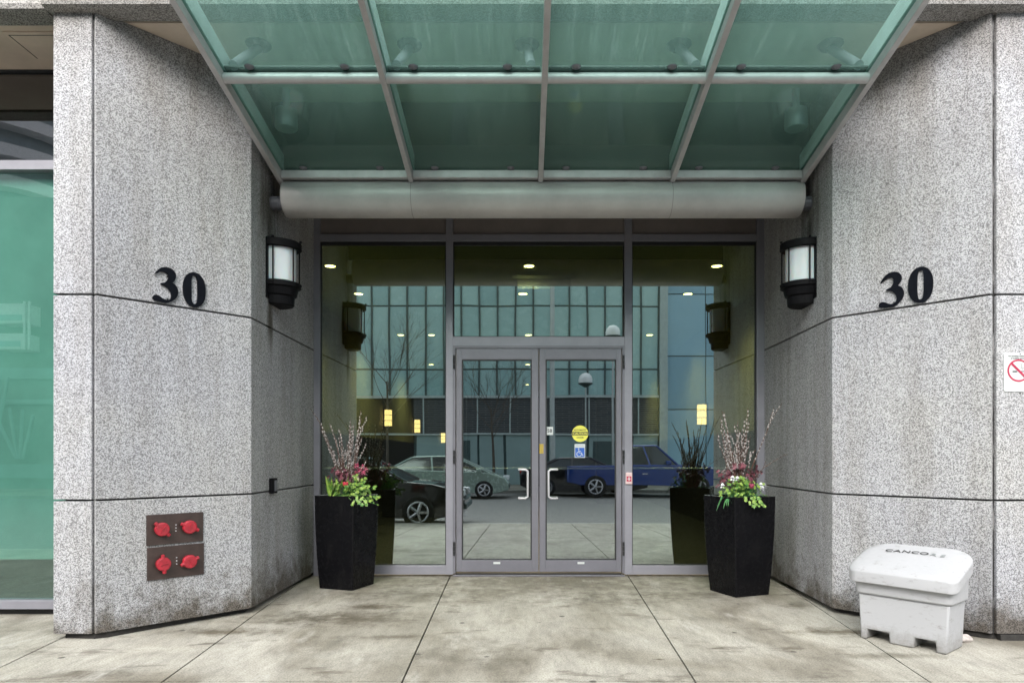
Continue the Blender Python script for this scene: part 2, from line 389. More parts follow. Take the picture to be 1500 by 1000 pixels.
# ------------------------------------------------------------------ stone walls (panels with open joints over dark backing)
JG = .007
def wall_panels(parent, a, b, ztop, base=.045, th=.10, cuts=(JZ2, JZ1), name='stone_panel'):
    """a->b run (x,y) seen from the left of the direction a->b being the outside"""
    a = Vector((*a, 0)); b = Vector((*b, 0)); d = (b-a).normalized(); n = Vector((d.y, -d.x, 0))   # outward
    zs = [base]+list(cuts)+[ztop]
    for i in range(len(zs)-1):
        z0 = zs[i]+(JG if i else 0); z1 = zs[i+1]-(JG if i < len(zs)-2 else 0)
        bm = nb()
        q = [a, b, b-n*th, a-n*th]
        prism(bm, [Vector((p.x, p.y, z0)) for p in q], (0, 0, z1-z0))
        obj(name, bm, M_wall, parent, bev=.004)
def quad_wall(bm, pts, z0, z1): prism(bm, [Vector((x, y, z0)) for x, y in pts], (0, 0, z1-z0))

M_back = paint('dark_joint', (.030, .028, .026), .9, 0, .4, 30)
M_caulk = paint('patchy_joint_sealant', (.16, .155, .15), .8, 0, .6, 3)
wl = thing('stone_wall', 'speckled grey stone wall left of the doors, with red hose caps on it', 'wall', (-2.9, 5.6, 0))
wall_panels(wl, (-3.45, 5.0), (-3.170, 5.0), ZS)                       # pier face
wall_panels(wl, (XL0, 5.0), (XL1, YC), ZS)                             # chamfer
wall_panels(wl, (XL1, YC+.004), (XLW, YW), ZS)                         # reveal
wall_panels(wl, (-3.45, 5.8), (-3.45, 5.004), ZS)
bm = nb(); quad_wall(bm, [(-3.40, 5.06), (-3.17, 5.035), (-3.10, 5.075), (-2.42, 5.90), (-2.44, 7.69), (-3.40, 7.69)], .0, ZS-.01)
obj('backing', bm, M_back, wl)
m_, t_, b_ = nodes('patchy_sealant')
t_.links.new(ramp(t_, noise(t_, coords(t_, (3, 3, 1.3)), 2.2, 6, .75), [(.42, .012), (.54, .03), (.62, .20)]), b_.inputs['Base Color']); b_.inputs['Roughness'].default_value = .9
bm = nb(); box(bm, -3.169, -3.142, 5.026, 5.034, .045, ZS-.02); obj('joint_sealant', bm, m_, wl)
wr = thing('stone_wall', 'speckled grey stone wall right of the doors, behind the white grit bin', 'wall', (3.2, 5.6, 0))
wall_panels(wr, (XRW, YW), (XR1, YC+.004), ZS)
wall_panels(wr, (XR1, YC), (XR0, 5.0), ZS)
wall_panels(wr, (3.46, 5.0), (5.3, 5.0), ZS)
wall_panels(wr, (5.313, 5.0), (7.1, 5.0), ZS)
bm = nb(); quad_wall(bm, [(3.38, 5.075), (3.45, 5.035), (7.1, 5.06), (7.1, 7.69), (2.77, 7.69), (2.72, 5.90)], .0, ZS-.01)
obj('backing', bm, M_back, wr)
bm = nb(); box(bm, 3.422, 3.458, 5.026, 5.034, .04, ZS-.02); obj('joint_sealant', bm, MATS['patchy_sealant'], wr)
bm = nb(); box(bm, 3.48, 7.1, 4.985, 5.03, .0, .040); obj('plinth_strip', bm, M_back, wr)

# ------------------------------------------------------------------ building above: beam, soffit, upper storeys
bd = thing('office_building', 'stone beam, beige soffit and upper storeys over the entrance', 'building', (0, 5, 4.6))
bm = nb()
zb = CAMZ+3.24
prof = [(4.95, zb), (5.10, zb), (5.10, zb+.5), (4.97, zb+.5), (4.97, zb+.09), (4.925, zb+.075), (4.905, zb+.04), (4.915, zb+.008)]
prism(bm, [Vector((-3.48, y, z)) for y, z in prof], (11.0, 0, 0)); obj('beam', bm, M_fascia, bd)
bm = nb(); prism(bm, [Vector((-9, y+.05, z)) for y, z in prof], (5.51, 0, 0)); obj('beam', bm, M_fascia, bd)
bm = nb(); box(bm, -9, 7.5, 5.155, 7.9, ZS+.001, ZS+.2); obj('soffit', bm, M_beige, bd)
bm = nb()
box(bm, -9, 7.5, 5.0, 8.4, zb+.5, 14); obj('upper_wall', bm, M_fascia, bd)
for k in range(5):
    for j in range(2):
        x = -7.6+k*3.1; z = 6.3+j*3.5
        bm = nb(); box(bm, x, x+2.0, 4.97, 5.0, z, z+1.8); w = obj('window', bm, M_frame, bd)
        bm = nb(); box(bm, x+.06, x+1.94, 4.962, 4.97, z+.06, z+1.74); obj('pane', bm, M_glass, w)
# access hatch in soffit
bm = nb()
hp = [(-3.98, 5.27), (-3.60, 5.27), (-3.60, 5.62), (-3.98, 5.62)]
box(bm, -4.02, -3.56, 5.25, 5.62, ZS-.012, ZS, .003)
obj('access_hatch', bm, M_beige, bd)
bm = nb(); box(bm, -3.99, -3.59, 5.278, 5.284, ZS-.014, ZS-.011); box(bm, -3.99, -3.984, 5.28, 5.59, ZS-.014, ZS-.011); obj('hatch_gap', bm, M_back, bd)

# ------------------------------------------------------------------ left shop window (teal)
lw = thing('shop_window', 'tall green glazed window left of the stone pier', 'window', (-5.5, 5.8, 0))
Mteal = window_glass('green_sheet_glass', (.70, .97, .88), (.84, .95, .92), .22)
Mgrey = window_glass('grey_sheet_glass', (.75, .76, .80), (.45, .45, .46), .22)
def zY(py, Y): return CAMZ+(CY-py)*Y/F
Y5 = 5.8
bm = nb(); box(bm, -9, -3.455, Y5-.05, Y5+.06, zY(890, Y5), zY(877, Y5), .004); obj('bottom_rail', bm, M_frame, lw)
bm = nb(); box(bm, -9, -3.455, Y5-.05, Y5+.06, zY(252, Y5), zY(238, Y5), .004); obj('middle_rail', bm, M_frame, lw)
bm = nb(); box(bm, -9, -3.455, Y5-.03, Y5+.06, zY(107, Y5), ZS, .002); obj('top_rail', bm, M_gasket, lw)
bm = nb(); box(bm, -9, -3.455, Y5+.03, Y5+.12, 0, zY(890, Y5)); obj('base', bm, M_gasket, lw)
for x0, x1 in ((-5.2, -3.46), (-7.0, -5.26), (-8.9, -7.06)):
    bm = nb(); box(bm, x0, x1, Y5, Y5+.012, zY(877, Y5), zY(253, Y5)); obj('glass_pane', bm, Mteal, lw)
    bm = nb(); box(bm, x0, x1, Y5, Y5+.012, zY(238, Y5), zY(107, Y5)); obj('glass_pane', bm, Mgrey, lw)
for x in (-5.23, -7.03):
    bm = nb(); box(bm, x-.03, x+.03, Y5-.05, Y5+.06, zY(877, Y5), zY(107, Y5)); obj('mullion', bm, M_frame, lw)
Mblind = paint('pale_green_blind', (.115, .235, .20), .8, 0, .16, 1.2)
bm = nb(); box(bm, -9, -3.5, 5.87, 5.89, .46, 3.72); tag(obj('roller_blind', bm, Mblind, None), 'pale green blind hanging behind the tall green window', 'blind')
bm = nb(); box(bm, -9, -3.5, 5.93, 7.6, -.02, .12); struct('shop_floor', bm, M_gasket)
bm = nb(); box(bm, -9, -3.5, 7.0, 7.05, .12, ZS); tag(obj('inner_wall', bm, paint('shop_back_wall', (.16, .16, .155), .8), None), 'plain dark wall deep behind the tall green window', 'wall')

# ------------------------------------------------------------------ entrance glazing
eg = thing('entrance_glazing', 'grey aluminium framed glass entrance with double doors', 'entrance', (.16, YW, 0))
def X(px, Y=YW): return (px-CX)*Y/F
def Z(py, Y=YW): return CAMZ+(CY-py)*Y/F
def bar(name, x0, x1, y0, y1, dy0=-.05, dy1=.06, m=None, parent=None, bev=.003):
    bm = nb(); box(bm, X(x0), X(x1), YW+dy0, YW+dy1, max(Z(y1), .002), Z(y0), bev); return obj(name, bm, m or M_frame, parent or eg)
bar('mullion', 461, 470, 240, 842, -.045); bar('mullion', 1107, 1118, 240, 842, -.045)
bar('mullion', 654, 664, 240, 840); bar('mullion', 914, 925, 240, 840)
for a, b in ((470, 654), (664, 914), (925, 1107)):
    bar('transom', a, b, 344.5, 354.5, -.042)
    bar('header_panel', a, b, 240, 344, -.01, .03, M_header)
    bar('gasket', a, b, 354.7, 358.5, -.012, .03, M_gasket, bev=0)
bar('transom', 664, 914, 494, 507, -.046)
for a, b in ((470, 654), (925, 1107)):
    bar('bottom_rail', a, b, 827, 840, -.042)
for a, b, c, d in ((470, 654, 358.5, 827), (664, 914, 358.5, 494), (925, 1107, 358.5, 827)):
    bm = nb(); box(bm, X(a), X(b), YW, YW+.010, Z(d), Z(c)); obj('glass_pane', bm, M_glass, eg)
    # black rubber beads round each pane
    bm = nb(); w = .012
    box(bm, X(a), X(a)+w, YW-.012, YW-.001, Z(d), Z(c)); box(bm, X(b)-w, X(b), YW-.012, YW-.001, Z(d), Z(c))
    box(bm, X(a)+w, X(b)-w, YW-.012, YW-.001, Z(d), Z(d)+w); box(bm, X(a)+w, X(b)-w, YW-.012, YW-.001, Z(c)-w, Z(c))
    obj('glazing_bead', bm, M_gasket, eg)
bar('door_frame', 664, 668, 507, 838, -.055, .06, M_frame2); bar('door_frame', 910.5, 914, 507, 838, -.055, .06, M_frame2)
bar('door_head', 668, 910.5, 507, 511, -.055, .06, M_frame2)
for x0, x1 in ((XLW-.06, X(470)-.002), (X(1107)+.002, XRW+.06)):
    bm = nb(); box(bm, x0, x1, YW+.061, YW+.068, 0, ZS-.01); obj('jamb_filler', bm, M_gasket, eg)
bm = nb(); box(bm, X(668), X(910), YW-.02, YW-.004, .0155, .03); obj('door_sweep', bm, M_gasket, eg)
bm = nb(); box(bm, X(664), X(914), YW-.07, YW+.05, 0.003, .015, .002); obj('threshold', bm, M_frame2, eg)
def door(x0, x1, gx0, gx1, hx, hinge_px, seed):
    d0, d1 = -.048, .0
    bm = nb()
    def bb(a, b, c, d, e0=d0, e1=d1): box(bm, X(a), X(b), YW+e0, YW+e1, Z(d), Z(c), .0025)
    bb(x0, gx0, 511.5, 836); bb(gx1, x1, 511.5, 836); bb(gx0, gx1, 511.5, 527); bb(gx0, gx1, 819, 836)
    dr = obj('door', bm, M_frame2, eg)
    bm = nb(); box(bm, X(gx0), X(gx1), YW-.026, YW-.018, Z(819), Z(527)); obj('glass_pane', bm, M_doorglass, dr)
    bm = nb(); w = .014
    box(bm, X(gx0), X(gx0)+w, YW-.044, YW-.027, Z(819), Z(527)); box(bm, X(gx1)-w, X(gx1), YW-.044, YW-.027, Z(819), Z(527))
    box(bm, X(gx0)+w, X(gx1)-w, YW-.044, YW-.027, Z(819), Z(819)+w); box(bm, X(gx0)+w, X(gx1)-w, YW-.044, YW-.027, Z(527)-w, Z(527))
    obj('glazing_bead', bm, M_gasket, dr)
    s = -1 if hx < (x0+x1)/2 else 1
    # D pull handle
    bm = nb(); a = X(hx); off = .095*(1 if s < 0 else -1)
    yy = YW-.115; z0, z1 = Z(728.5), Z(687)
    pts = [(a+off, YW-.048, z1), (a+off, yy, z1), (a+off*.7, yy-.01, z1), (a+off*.25, yy-.012, z1), (a+.02*(off > 0)-.02*(off < 0), yy-.012, z1-.004), (a, yy-.012, z1-.02)]
    low = [(p[0], p[1], z0+z1-p[2]) for p in pts][::-1]
    tube(bm, pts+[(a, yy-.012, (z0+z1)/2)]+low, .0125, 10); obj('handle', bm, M_sat, dr, True)
    # panic bar seen through the glass
    bm = nb(); tube(bm, [(X(gx0), YW+.05, Z(686)), (X(gx1), YW+.05, Z(686))], .011, 8); obj('push_bar', bm, M_sat, dr, True)
    for hy in (530, 668, 801):
        bm = nb(); hxw = X(hinge_px)
        for k in range(3): tube(bm, [(hxw, YW-.062, Z(hy+11)+k*.052), (hxw, YW-.062, Z(hy+11)+k*.052+.047)], .011, 8)
        obj('hinge', bm, M_gasket, dr, True)
    bm = nb(); mx = (gx0+gx1)/2; box(bm, X(mx-5), X(mx+5), YW-.052, YW-.048, Z(824.5), Z(821.5)); obj('label_plate', bm, M_signw, dr)
    return dr
dl = door(669, 788.7, 677, 779, 781+-8, 666, 1)
dr = door(790, 909.5, 799, 902, 803, 912.3, 2)
# handles sit on the meeting stiles: D opening towards the stile
bm = nb(); box(bm, X(790), X(796), YW-.052, YW-.048, Z(664), Z(650), .001); obj('lock_plate', bm, M_gold, dr)

# stickers on the right door glass
def local(o_root, M): return loc_of(o_root).inverted() @ M
def at(x, y, z): return Matrix.Translation((x, y, z)) @ FRONT
gy = YW-.0275
st = thing('caution_sticker', 'round yellow automatic door caution sticker on the right door glass', 'sticker', (X(849.5), gy, Z(635)))
bm = nb(); lathe(bm, [(.092, 0), (.092, .0012)], 40); bmesh.ops.rotate(bm, verts=bm.verts, matrix=Matrix.Rotation(R(90), 3, 'X')); obj('disc', bm, M_yellow, st, world=False)
bm = nb(); box(bm, -.089, .089, -.0022, -.0013, -.019, .021); obj('band', bm, M_signk, st, world=False)
text_mesh('lettering', 'AUTOMATIC', .024, M_signk, st, Matrix.Translation((0, -.002, .040)) @ FRONT, bold=.0006)
text_mesh('lettering', 'CAUTION', .036, M_yellow, st, Matrix.Translation((0, -.003, .000)) @ FRONT, bold=.0008)
text_mesh('lettering', 'DOOR', .026, M_signk, st, Matrix.Translation((0, -.002, -.044)) @ FRONT, bold=.0006)
st = thing('wheelchair_sticker', 'blue and white wheelchair access sticker below the round yellow one', 'sticker', (X(849), gy, Z(660)))
bm = nb(); box(bm, -.058, .058, -.0012, 0, -.077, .077); obj('backing_sheet', bm, M_signw, st, world=False)
bm = nb(); box(bm, -.052, .052, -.002, -.0013, -.070, .035); obj('blue_field', bm, M_blue, st, world=False)
text_mesh('lettering', 'CAUTION', .02, M_signgrey, st, Matrix.Translation((0, -.002, .056)) @ FRONT)
bm = nb()
arc = [(-.008+.026*math.cos(R(a)), -.003, -.036+.026*math.sin(R(a))) for a in range(120, 380, 20)]
tube(bm, arc, .0045, 6); tube(bm, [(-.012, -.003, .010), (-.010, -.003, -.022), (.018, -.003, -.022), (.032, -.003, -.052), (.040, -.003, -.050)], .005, 6)
tube(bm, [(-.011, -.003, -.004), (.012, -.003, -.004)], .0035, 6)
lathe(bm, [(.0, -.008), (.006, -.006), (.0085, 0), (.006, .006), (0, .008)], 10, (-.013, -.002, .022)); obj('wheelchair_symbol', bm, M_signw, st, world=False)
st = thing('small_sticker', 'small white square sticker high on the left edge of the right door glass', 'sticker', (X(805), gy, Z(631)))
bm = nb(); box(bm, -.038, .038, -.001, 0, -.045, .045); obj('backing_sheet', bm, M_signw, st, world=False)
bm = nb()
for i in range(5):
    for j in range(5):
        if (i*7+j*5+i*j) % 3: box(bm, -.030+i*.0125, -.020+i*.0125, -.0018, -.0011, -.034+j*.014, -.024+j*.014)
bm.free()
text_mesh('lettering', '58', .055, M_signk, st, Matrix.Translation((0, -.0016, 0)) @ FRONT, bold=.001)
# red door-release label / call box on right mullion
cb = thing('call_box', 'small red and white box fixed to the frame right of the doors', 'switch', (X(920), YW-.05, Z(700)))
bm = nb(); box(bm, -.036, .036, -.02, 0, -.065, .065, .004); obj('housing', bm, paint('pinkish_white', (.55, .42, .42), .5), cb, world=False)
bm = nb(); box(bm, -.026, .026, -.0225, -.0202, -.034, .024); obj('red_panel', bm, M_signr, cb, world=False)
bm = nb(); box(bm, -.018, .018, -.0245, -.0226, -.010, .0); box(bm, -.005, .005, -.0245, -.0226, -.026, -.0105); box(bm, -.005, .005, -.0245, -.0226, .0005, .016); obj('cross_symbol', bm, M_signw, cb, world=False)
bm = nb(); tube(bm, [(X(470), YW+.12, Z(686)), (X(654), YW+.12, Z(686))], .011, 8); tag(obj('hand_rail', bm, M_sat, None, True), 'thin metal rail inside the left side window', 'rail')
bm = nb(); tube(bm, [(X(925), YW+.12, Z(686)), (X(1107), YW+.12, Z(686))], .011, 8); tag(obj('hand_rail', bm, M_sat, None, True), 'thin metal rail inside the right side window', 'rail')

# ------------------------------------------------------------------ glass canopy
RISE = .1875
def hC(Y): return CAMZ+2.615+RISE*(6.25-Y)
cn = thing('glass_canopy', 'sloping green glass canopy on grey steel rafters above the entrance', 'canopy', (0.02, 6.25, 3.9))
Y0c, Y1c = 3.76, 6.28
rx = [-2.24, -1.04, .15, 1.36, 2.56]
def sl(x, Y, dz): return Vector((x, Y, hC(Y)+dz))
for x in rx:
    bm = nb(); w = .022
    ye = 6.33
    prism(bm, [Vector((x-w, Y0c, hC(Y0c)-.075)), Vector((x-w, ye-.03, hC(ye-.03)-.105)), Vector((x-w, ye, hC(ye)-.10)), Vector((x-w, ye, hC(ye)-.012)), Vector((x-w, Y0c, hC(Y0c)-.012))], (2*w, 0, 0))
    f = obj('rafter', bm, M_steel, cn, bev=.004)
    bm = nb(); w2 = .012 if 0 < x < .2 else .03
    prism(bm, [sl(x-w2, Y0c, .010), sl(x-w2, 6.28, .010), sl(x-w2, 6.28, .15), sl(x-w2, Y0c, .15)], (2*w2, 0, 0))
    obj('fin', bm, M_steelteal, f, bev=.003)
PY = [3.85, 5.05, 6.25]
for Y in PY:
    for a, b in zip(rx, rx[1:]):
        bm = nb()
        if Y == 6.25: box(bm, a+.0225, b-.0225, Y-.03, Y+.03, hC(Y)-.085, hC(Y)-.014, .006)
        else:
            tube(bm, [(a+.0225, Y, hC(Y)-.052), (b-.0225, Y, hC(Y)-.052)], .038, 14)
        obj('purlin', bm, M_steel, cn, smooth=(Y != 6.25))
for i in range(2):
    for a, b in zip(rx, rx[1:]):
        bm = nb(); ya, yb = PY[i]+.003, PY[i+1]-.003
        if i == 0: ya = Y0c-.05
        prism(bm, [sl(a+.006, ya, -.006), sl(b-.006, ya, -.006), sl(b-.006, yb, -.006), sl(a+.006, yb, -.006)], (0, 0, .012))
        obj('glass_panel', bm, M_canopy, cn)
for Y in PY[:2]:
    for a, b in zip(rx, rx[1:]):
        bm = nb(); prism(bm, [Vector((a+.031, Y-.035, hC(Y-.035)+.0075)), Vector((a+.031, Y+.035, hC(Y+.035)+.0075)), Vector((a+.031, Y+.035, hC(Y+.035)+.016)), Vector((a+.031, Y-.035, hC(Y-.035)+.016))], (b-a-.062, 0, 0)); obj('pressure_cap', bm, M_gasket, cn)
for Y in PY[1:]:
    for a, b in zip(rx, rx[1:]):
        for k in (.19, .77):
            x = a+(b-a)*k; bm = nb()
            yy = Y-.055 if Y < 6 else Y-.04
            lathe(bm, [(.0, -.024), (.018, -.022), (.034, -.012), (.036, -.0065)], 14, (x, yy, hC(yy)))
            obj('glass_clip', bm, M_frame2, cn, True)
bm = nb(); box(bm, -2.335, 2.635, 6.30, 6.325, hC(6.3)-.01, ZS-.002); obj('blocking_panel', bm, M_blocker, cn)  # added panel: blocks the mirrored street and darkens the lower canopy glass
# tube beam under the back edge
bm = nb(); cy, cz, rr = 6.40, CAMZ+2.40, .17
xa, xb = -2.24, 2.58
prof = [(0, xa+.0), (rr*.5, xa+.004), (rr*.97, xa+.008), (rr, xa+.03), (rr, xb-.03), (rr*.97, xb-.008), (rr*.5, xb-.004), (0, xb)]
rings = []
for r, x in prof: rings.append([bm.verts.new((x, cy+max(r, .0005)*math.cos(2*math.pi*k/40), cz+max(r, .0005)*math.sin(2*math.pi*k/40))) for k in range(40)])
for a, b in zip(rings, rings[1:]):
    for k in range(40): bm.faces.new((a[k], b[k], b[(k+1) % 40], a[(k+1) % 40]))
bm.faces.new(rings[0]); bm.faces.new(rings[-1][::-1])
tb = obj('tube_beam', bm, M_tube, cn, True)
for x in (-1.04, 1.36):
    bm = nb(); tube(bm, [(x-.002, cy, cz), (x+.002, cy, cz)], rr+.0008, 40); obj('tube_joint', bm, M_header, tb)
for s, xa_, xb_ in ((-1, -2.345, -2.20), (1, 2.54, 2.66)):
    bm = nb(); tube(bm, [(xa_, cy-.06, cz-.06), (xb_, cy-.06, cz-.06)], .062, 16)
    for k in range(3): xx = xa_+(xb_-xa_)*(k+.4)/3; tube(bm, [(xx-.005, cy-.06, cz-.06), (xx+.005, cy-.06, cz-.06)], .068, 16)
    obj('wall_bracket', bm, M_frame2, cn, True)
for x in rx:      # hanger posts up to the soffit
    bm = nb(); ya = 5.02; xx = x+(.10 if x < 0 else -.10)
    tube(bm, [(xx, ya, hC(ya)+.02), (xx+(.03 if x < 0 else -.03), 5.42, ZS-.03)], .036, 12)
    hp_ = obj('hanger_post', bm, M_frame, cn, True)
    bm = nb(); lathe(bm, [(.02, -.04), (.085, -.02), (.10, -.002)], 16, (xx+(.03 if x < 0 else -.03), 5.42, ZS)); obj('ceiling_flange', bm, M_gasket, hp_, True)
# flood lights above the glass
for x, lab in ((-2.12, 'grey round floodlight above the left end of the glass canopy'), (2.42, 'grey round floodlight above the right end of the glass canopy')):
    fl = thing('floodlight', lab, 'floodlight', (x, 6.08, ZS), 0, 'floodlights over the canopy')
    bm = nb(); lathe(bm, [(.03, 0), (.03, -.16), (.095, -.19), (.10, -.34), (.09, -.355), (0, -.36)][::-1], 20); obj('housing', bm, M_sat, fl, True, world=False)

# ------------------------------------------------------------------ wall lamps
def wall_lamp(xw, yc, side, lab):
    """side=+1: wall on the left, lamp bulges towards +X"""
    t = thing('wall_lamp', lab, 'lamp', (xw, yc, 0), 0 if side > 0 else math.pi, 'wall lamps beside the doors')
    zt, zb_ = CAMZ+1.985, CAMZ+1.385
    A0, A1 = -math.pi/2, math.pi/2
    ex, ey = .235, .185
    def half(bm, prof, seg=24, sx=ex, sy=ey):
        rings = [[bm.verts.new((max(sx*r*math.cos(A0+(A1-A0)*k/seg), 0)+.012, sy*r*math.sin(A0+(A1-A0)*k/seg), z)) for k in range(seg+1)] for r, z in prof]
        for a, b in zip(rings, rings[1:]):
            for k in range(seg): bm.faces.new((a[k], a[k+1], b[k+1], b[k]))
        return rings
    bm = nb(); box(bm, 0, .014, -ey-.012, ey+.012, zb_+.05, zt, .003); obj('back_plate', bm, M_black, t, world=False)
    bm = nb(); half(bm, [(0, zt-.385), (.84, zt-.385), (.84, zt-.02), (0, zt-.02)]); obj('diffuser', bm, M_opal, t, True, world=False)
    bm = nb(); half(bm, [(.0, zt), (.98, zt), (1.05, zt-.012), (1.05, zt-.065), (.97, zt-.075), (.86, zt-.07)]); obj('top_ring', bm, M_black, t, world=False)
    bm = nb(); half(bm, [(.86, zt-.37), (1.03, zt-.385), (1.03, zt-.425), (.93, zt-.435), (.86, zt-.50), (.78, zt-.512), (.76, zt-.585), (.72, zt-.595), (0, zt-.595)]); obj('base_cup', bm, M_black, t, world=False)
    bm = nb()
    for a in (-78, -28, 28, 78):
        x = ex*.98*math.cos(R(a))+.012; y = ey*.98*math.sin(R(a))
        tube(bm, [(x, y, zt-.06), (x, y, zt-.40)], .007, 8)
    obj('guard_bar', bm, M_black, t, True, world=False)
    for a in (-78, 0, 78):
        x = ex*1.03*math.cos(R(a))+.012; y = ey*1.03*math.sin(R(a))
        bm = nb(); lathe(bm, [(0, -.01), (.012, -.008), (.012, .008), (0, .01)], 8, (x, y, zt-.405)); obj('screw', bm, M_black, t, world=False)
        bm = nb(); lathe(bm, [(0, -.01), (.012, -.008), (.012, .010), (0, .014)], 8, (x, y, zt+.002)); obj('screw', bm, M_black, t, world=False)
wall_lamp(-2.345, 6.38, 1, 'black wall lamp with white diffuser on the wall left of the doors')
wall_lamp(2.655, 6.38, -1, 'black wall lamp with white diffuser on the wall right of the doors')

# ------------------------------------------------------------------ numerals on the chamfers
LA, LB = Vector((XL0, 5.0, 0)), Vector((XL1, YC, 0)); LD = (LB-LA).normalized(); LN = Vector((LD.y, -LD.x, 0))
RA, RB = Vector((XR1, YC, 0)), Vector((XR0, 5.0, 0)); RD = (RB-RA).normalized(); RN = Vector((RD.y, -RD.x, 0))
def onto(px, py, A, D, N, off=0):
    """pixel -> (s, z) on the vertical plane through A along D"""
    d = Vector(((px-CX)/F, 1, 0)); k = (A+N*off).dot(N)/d.dot(N); p = d*k
    return (p-A).dot(D), CAMZ+(CY-py)/F*k
z3 = [(295,348),(330,300),(380,255),(440,235),(510,238),(580,268),(625,315),(645,370),(635,430),(600,475),(590,490),(640,530),(672,590),(680,650),(665,710),(630,755),(570,795),(500,815),(430,808),(360,790),(290,770),(265,735),(275,700),(315,683),(370,700),(420,735),(470,762),(520,768),(555,745),(568,700),(555,640),(520,590),(470,545),(425,522),(390,508),(410,492),(460,485),(500,450),(520,400),(512,360),(480,325),(430,308),(380,315),(335,335)]
OFF = .018
g3 = [onto(200+x/11.108, 370+y/11.108, LA, LD, LN, OFF) for x, y in z3]
s3 = min(s for s, z in g3); gb = min(z for s, z in g3); glyph3 = [(s-s3, z-gb) for s, z in g3]
gw = max(s for s, z in glyph3); gh = max(z for s, z in glyph3)
sa, za = onto(268.2, 450, LA, LD, LN, OFF); sb, zb2 = onto(301.6, 398.5, LA, LD, LN, OFF); w0 = sb-sa
def smooth_loop(pts, n=3):
    out = []
    L = len(pts)
    for i in range(L):
        p0, p1, p2, p3 = pts[i-1], pts[i], pts[(i+1) % L], pts[(i+2) % L]
        for k in range(n):
            t = k/n
            out.append(tuple(.5*(2*p1[j]+(p2[j]-p0[j])*t+(2*p0[j]-5*p1[j]+4*p2[j]-p3[j])*t*t+(3*p1[j]-p0[j]-3*p2[j]+p3[j])*t**3) for j in (0, 1)))
    return out
def digit3(A, D, N, s, z, lab):
    bm = nb(); base = A+D*s
    loop = smooth_loop(glyph3)
    prism(bm, [A+D*(s+u)+N*.005+Vector((0, 0, z+v)) for u, v in loop], N*.013)
    o = thing('house_numeral', lab, 'numeral', tuple(A+D*(s+gw/2)+N*.012+Vector((0, 0, z))), 0)
    obj('numeral_body', bm, M_numeral, o)
    for f_ in (.75, .12):
        bm = nb(); c = A+D*(s+gw*.6)+Vector((0, 0, z+gh*f_)); tube(bm, [c, c+N*.0055], .008, 8); obj('fixing_pin', bm, M_gasket, o)
def digit0(A, D, N, s, z, w, h, lab):
    bm = nb(); n = 48; L = []
    for rx_, rz_, e, off in ((w/2, h/2, .92, 0), (w*.135, h*.405, .62, 0)):
        ring = []
        for k in range(n):
            a = 2*math.pi*k/n; c, q = math.cos(a), math.sin(a)
            u = rx_*math.copysign(abs(c)**e, c); v = rz_*math.copysign(abs(q)**e, q)
            ring.append((u+w/2, v+h/2))
        L.append(ring)
    vs = [[[bm.verts.new(A+D*(s+u)+N*(.005+dn)+Vector((0, 0, z+v))) for u, v in ring] for ring in L] for dn in (0, .013)]
    for k in range(n):
        j = (k+1) % n
        for lay in (0, 1): bm.faces.new((vs[lay][0][k], vs[lay][0][j], vs[lay][1][j], vs[lay][1][k]))
        for r in (0, 1): bm.faces.new((vs[0][r][k], vs[0][r][j], vs[1][r][j], vs[1][r][k]))
    o = thing('house_numeral', lab, 'numeral', tuple(A+D*(s+w/2)+N*.012+Vector((0, 0, z))), 0)
    obj('numeral_body', bm, M_numeral, o)
    for f_ in (.05, .95):
        bm = nb(); c = A+D*(s+w/2)+Vector((0, 0, z+h*f_)); tube(bm, [c, c+N*.0055], .008, 8); obj('fixing_pin', bm, M_gasket, o)
M_numeral = paint('numeral_black', (.004, .005, .008), .45, 0, .3, 12, spec=.05)
digit3(LA, LD, LN, s3, gb, 'black numeral 3, left digit of the pair above the red hose caps')
digit0(LA, LD, LN, sa, gb, w0, gh, 'black numeral 0, right digit of the pair above the red hose caps')
sr, zr = onto(1287, 455, RA, RD, RN, OFF); sr2, _ = onto(1330, 448, RA, RD, RN, OFF); sr3, _ = onto(1366, 448, RA, RD, RN, OFF)
digit3(RA, RD, RN, sr, gb, 'black numeral 3, left digit of the pair above the white grit bin')
digit0(RA, RD, RN, sr2, gb, w0, gh, 'black numeral 0, right digit of the pair above the white grit bin')

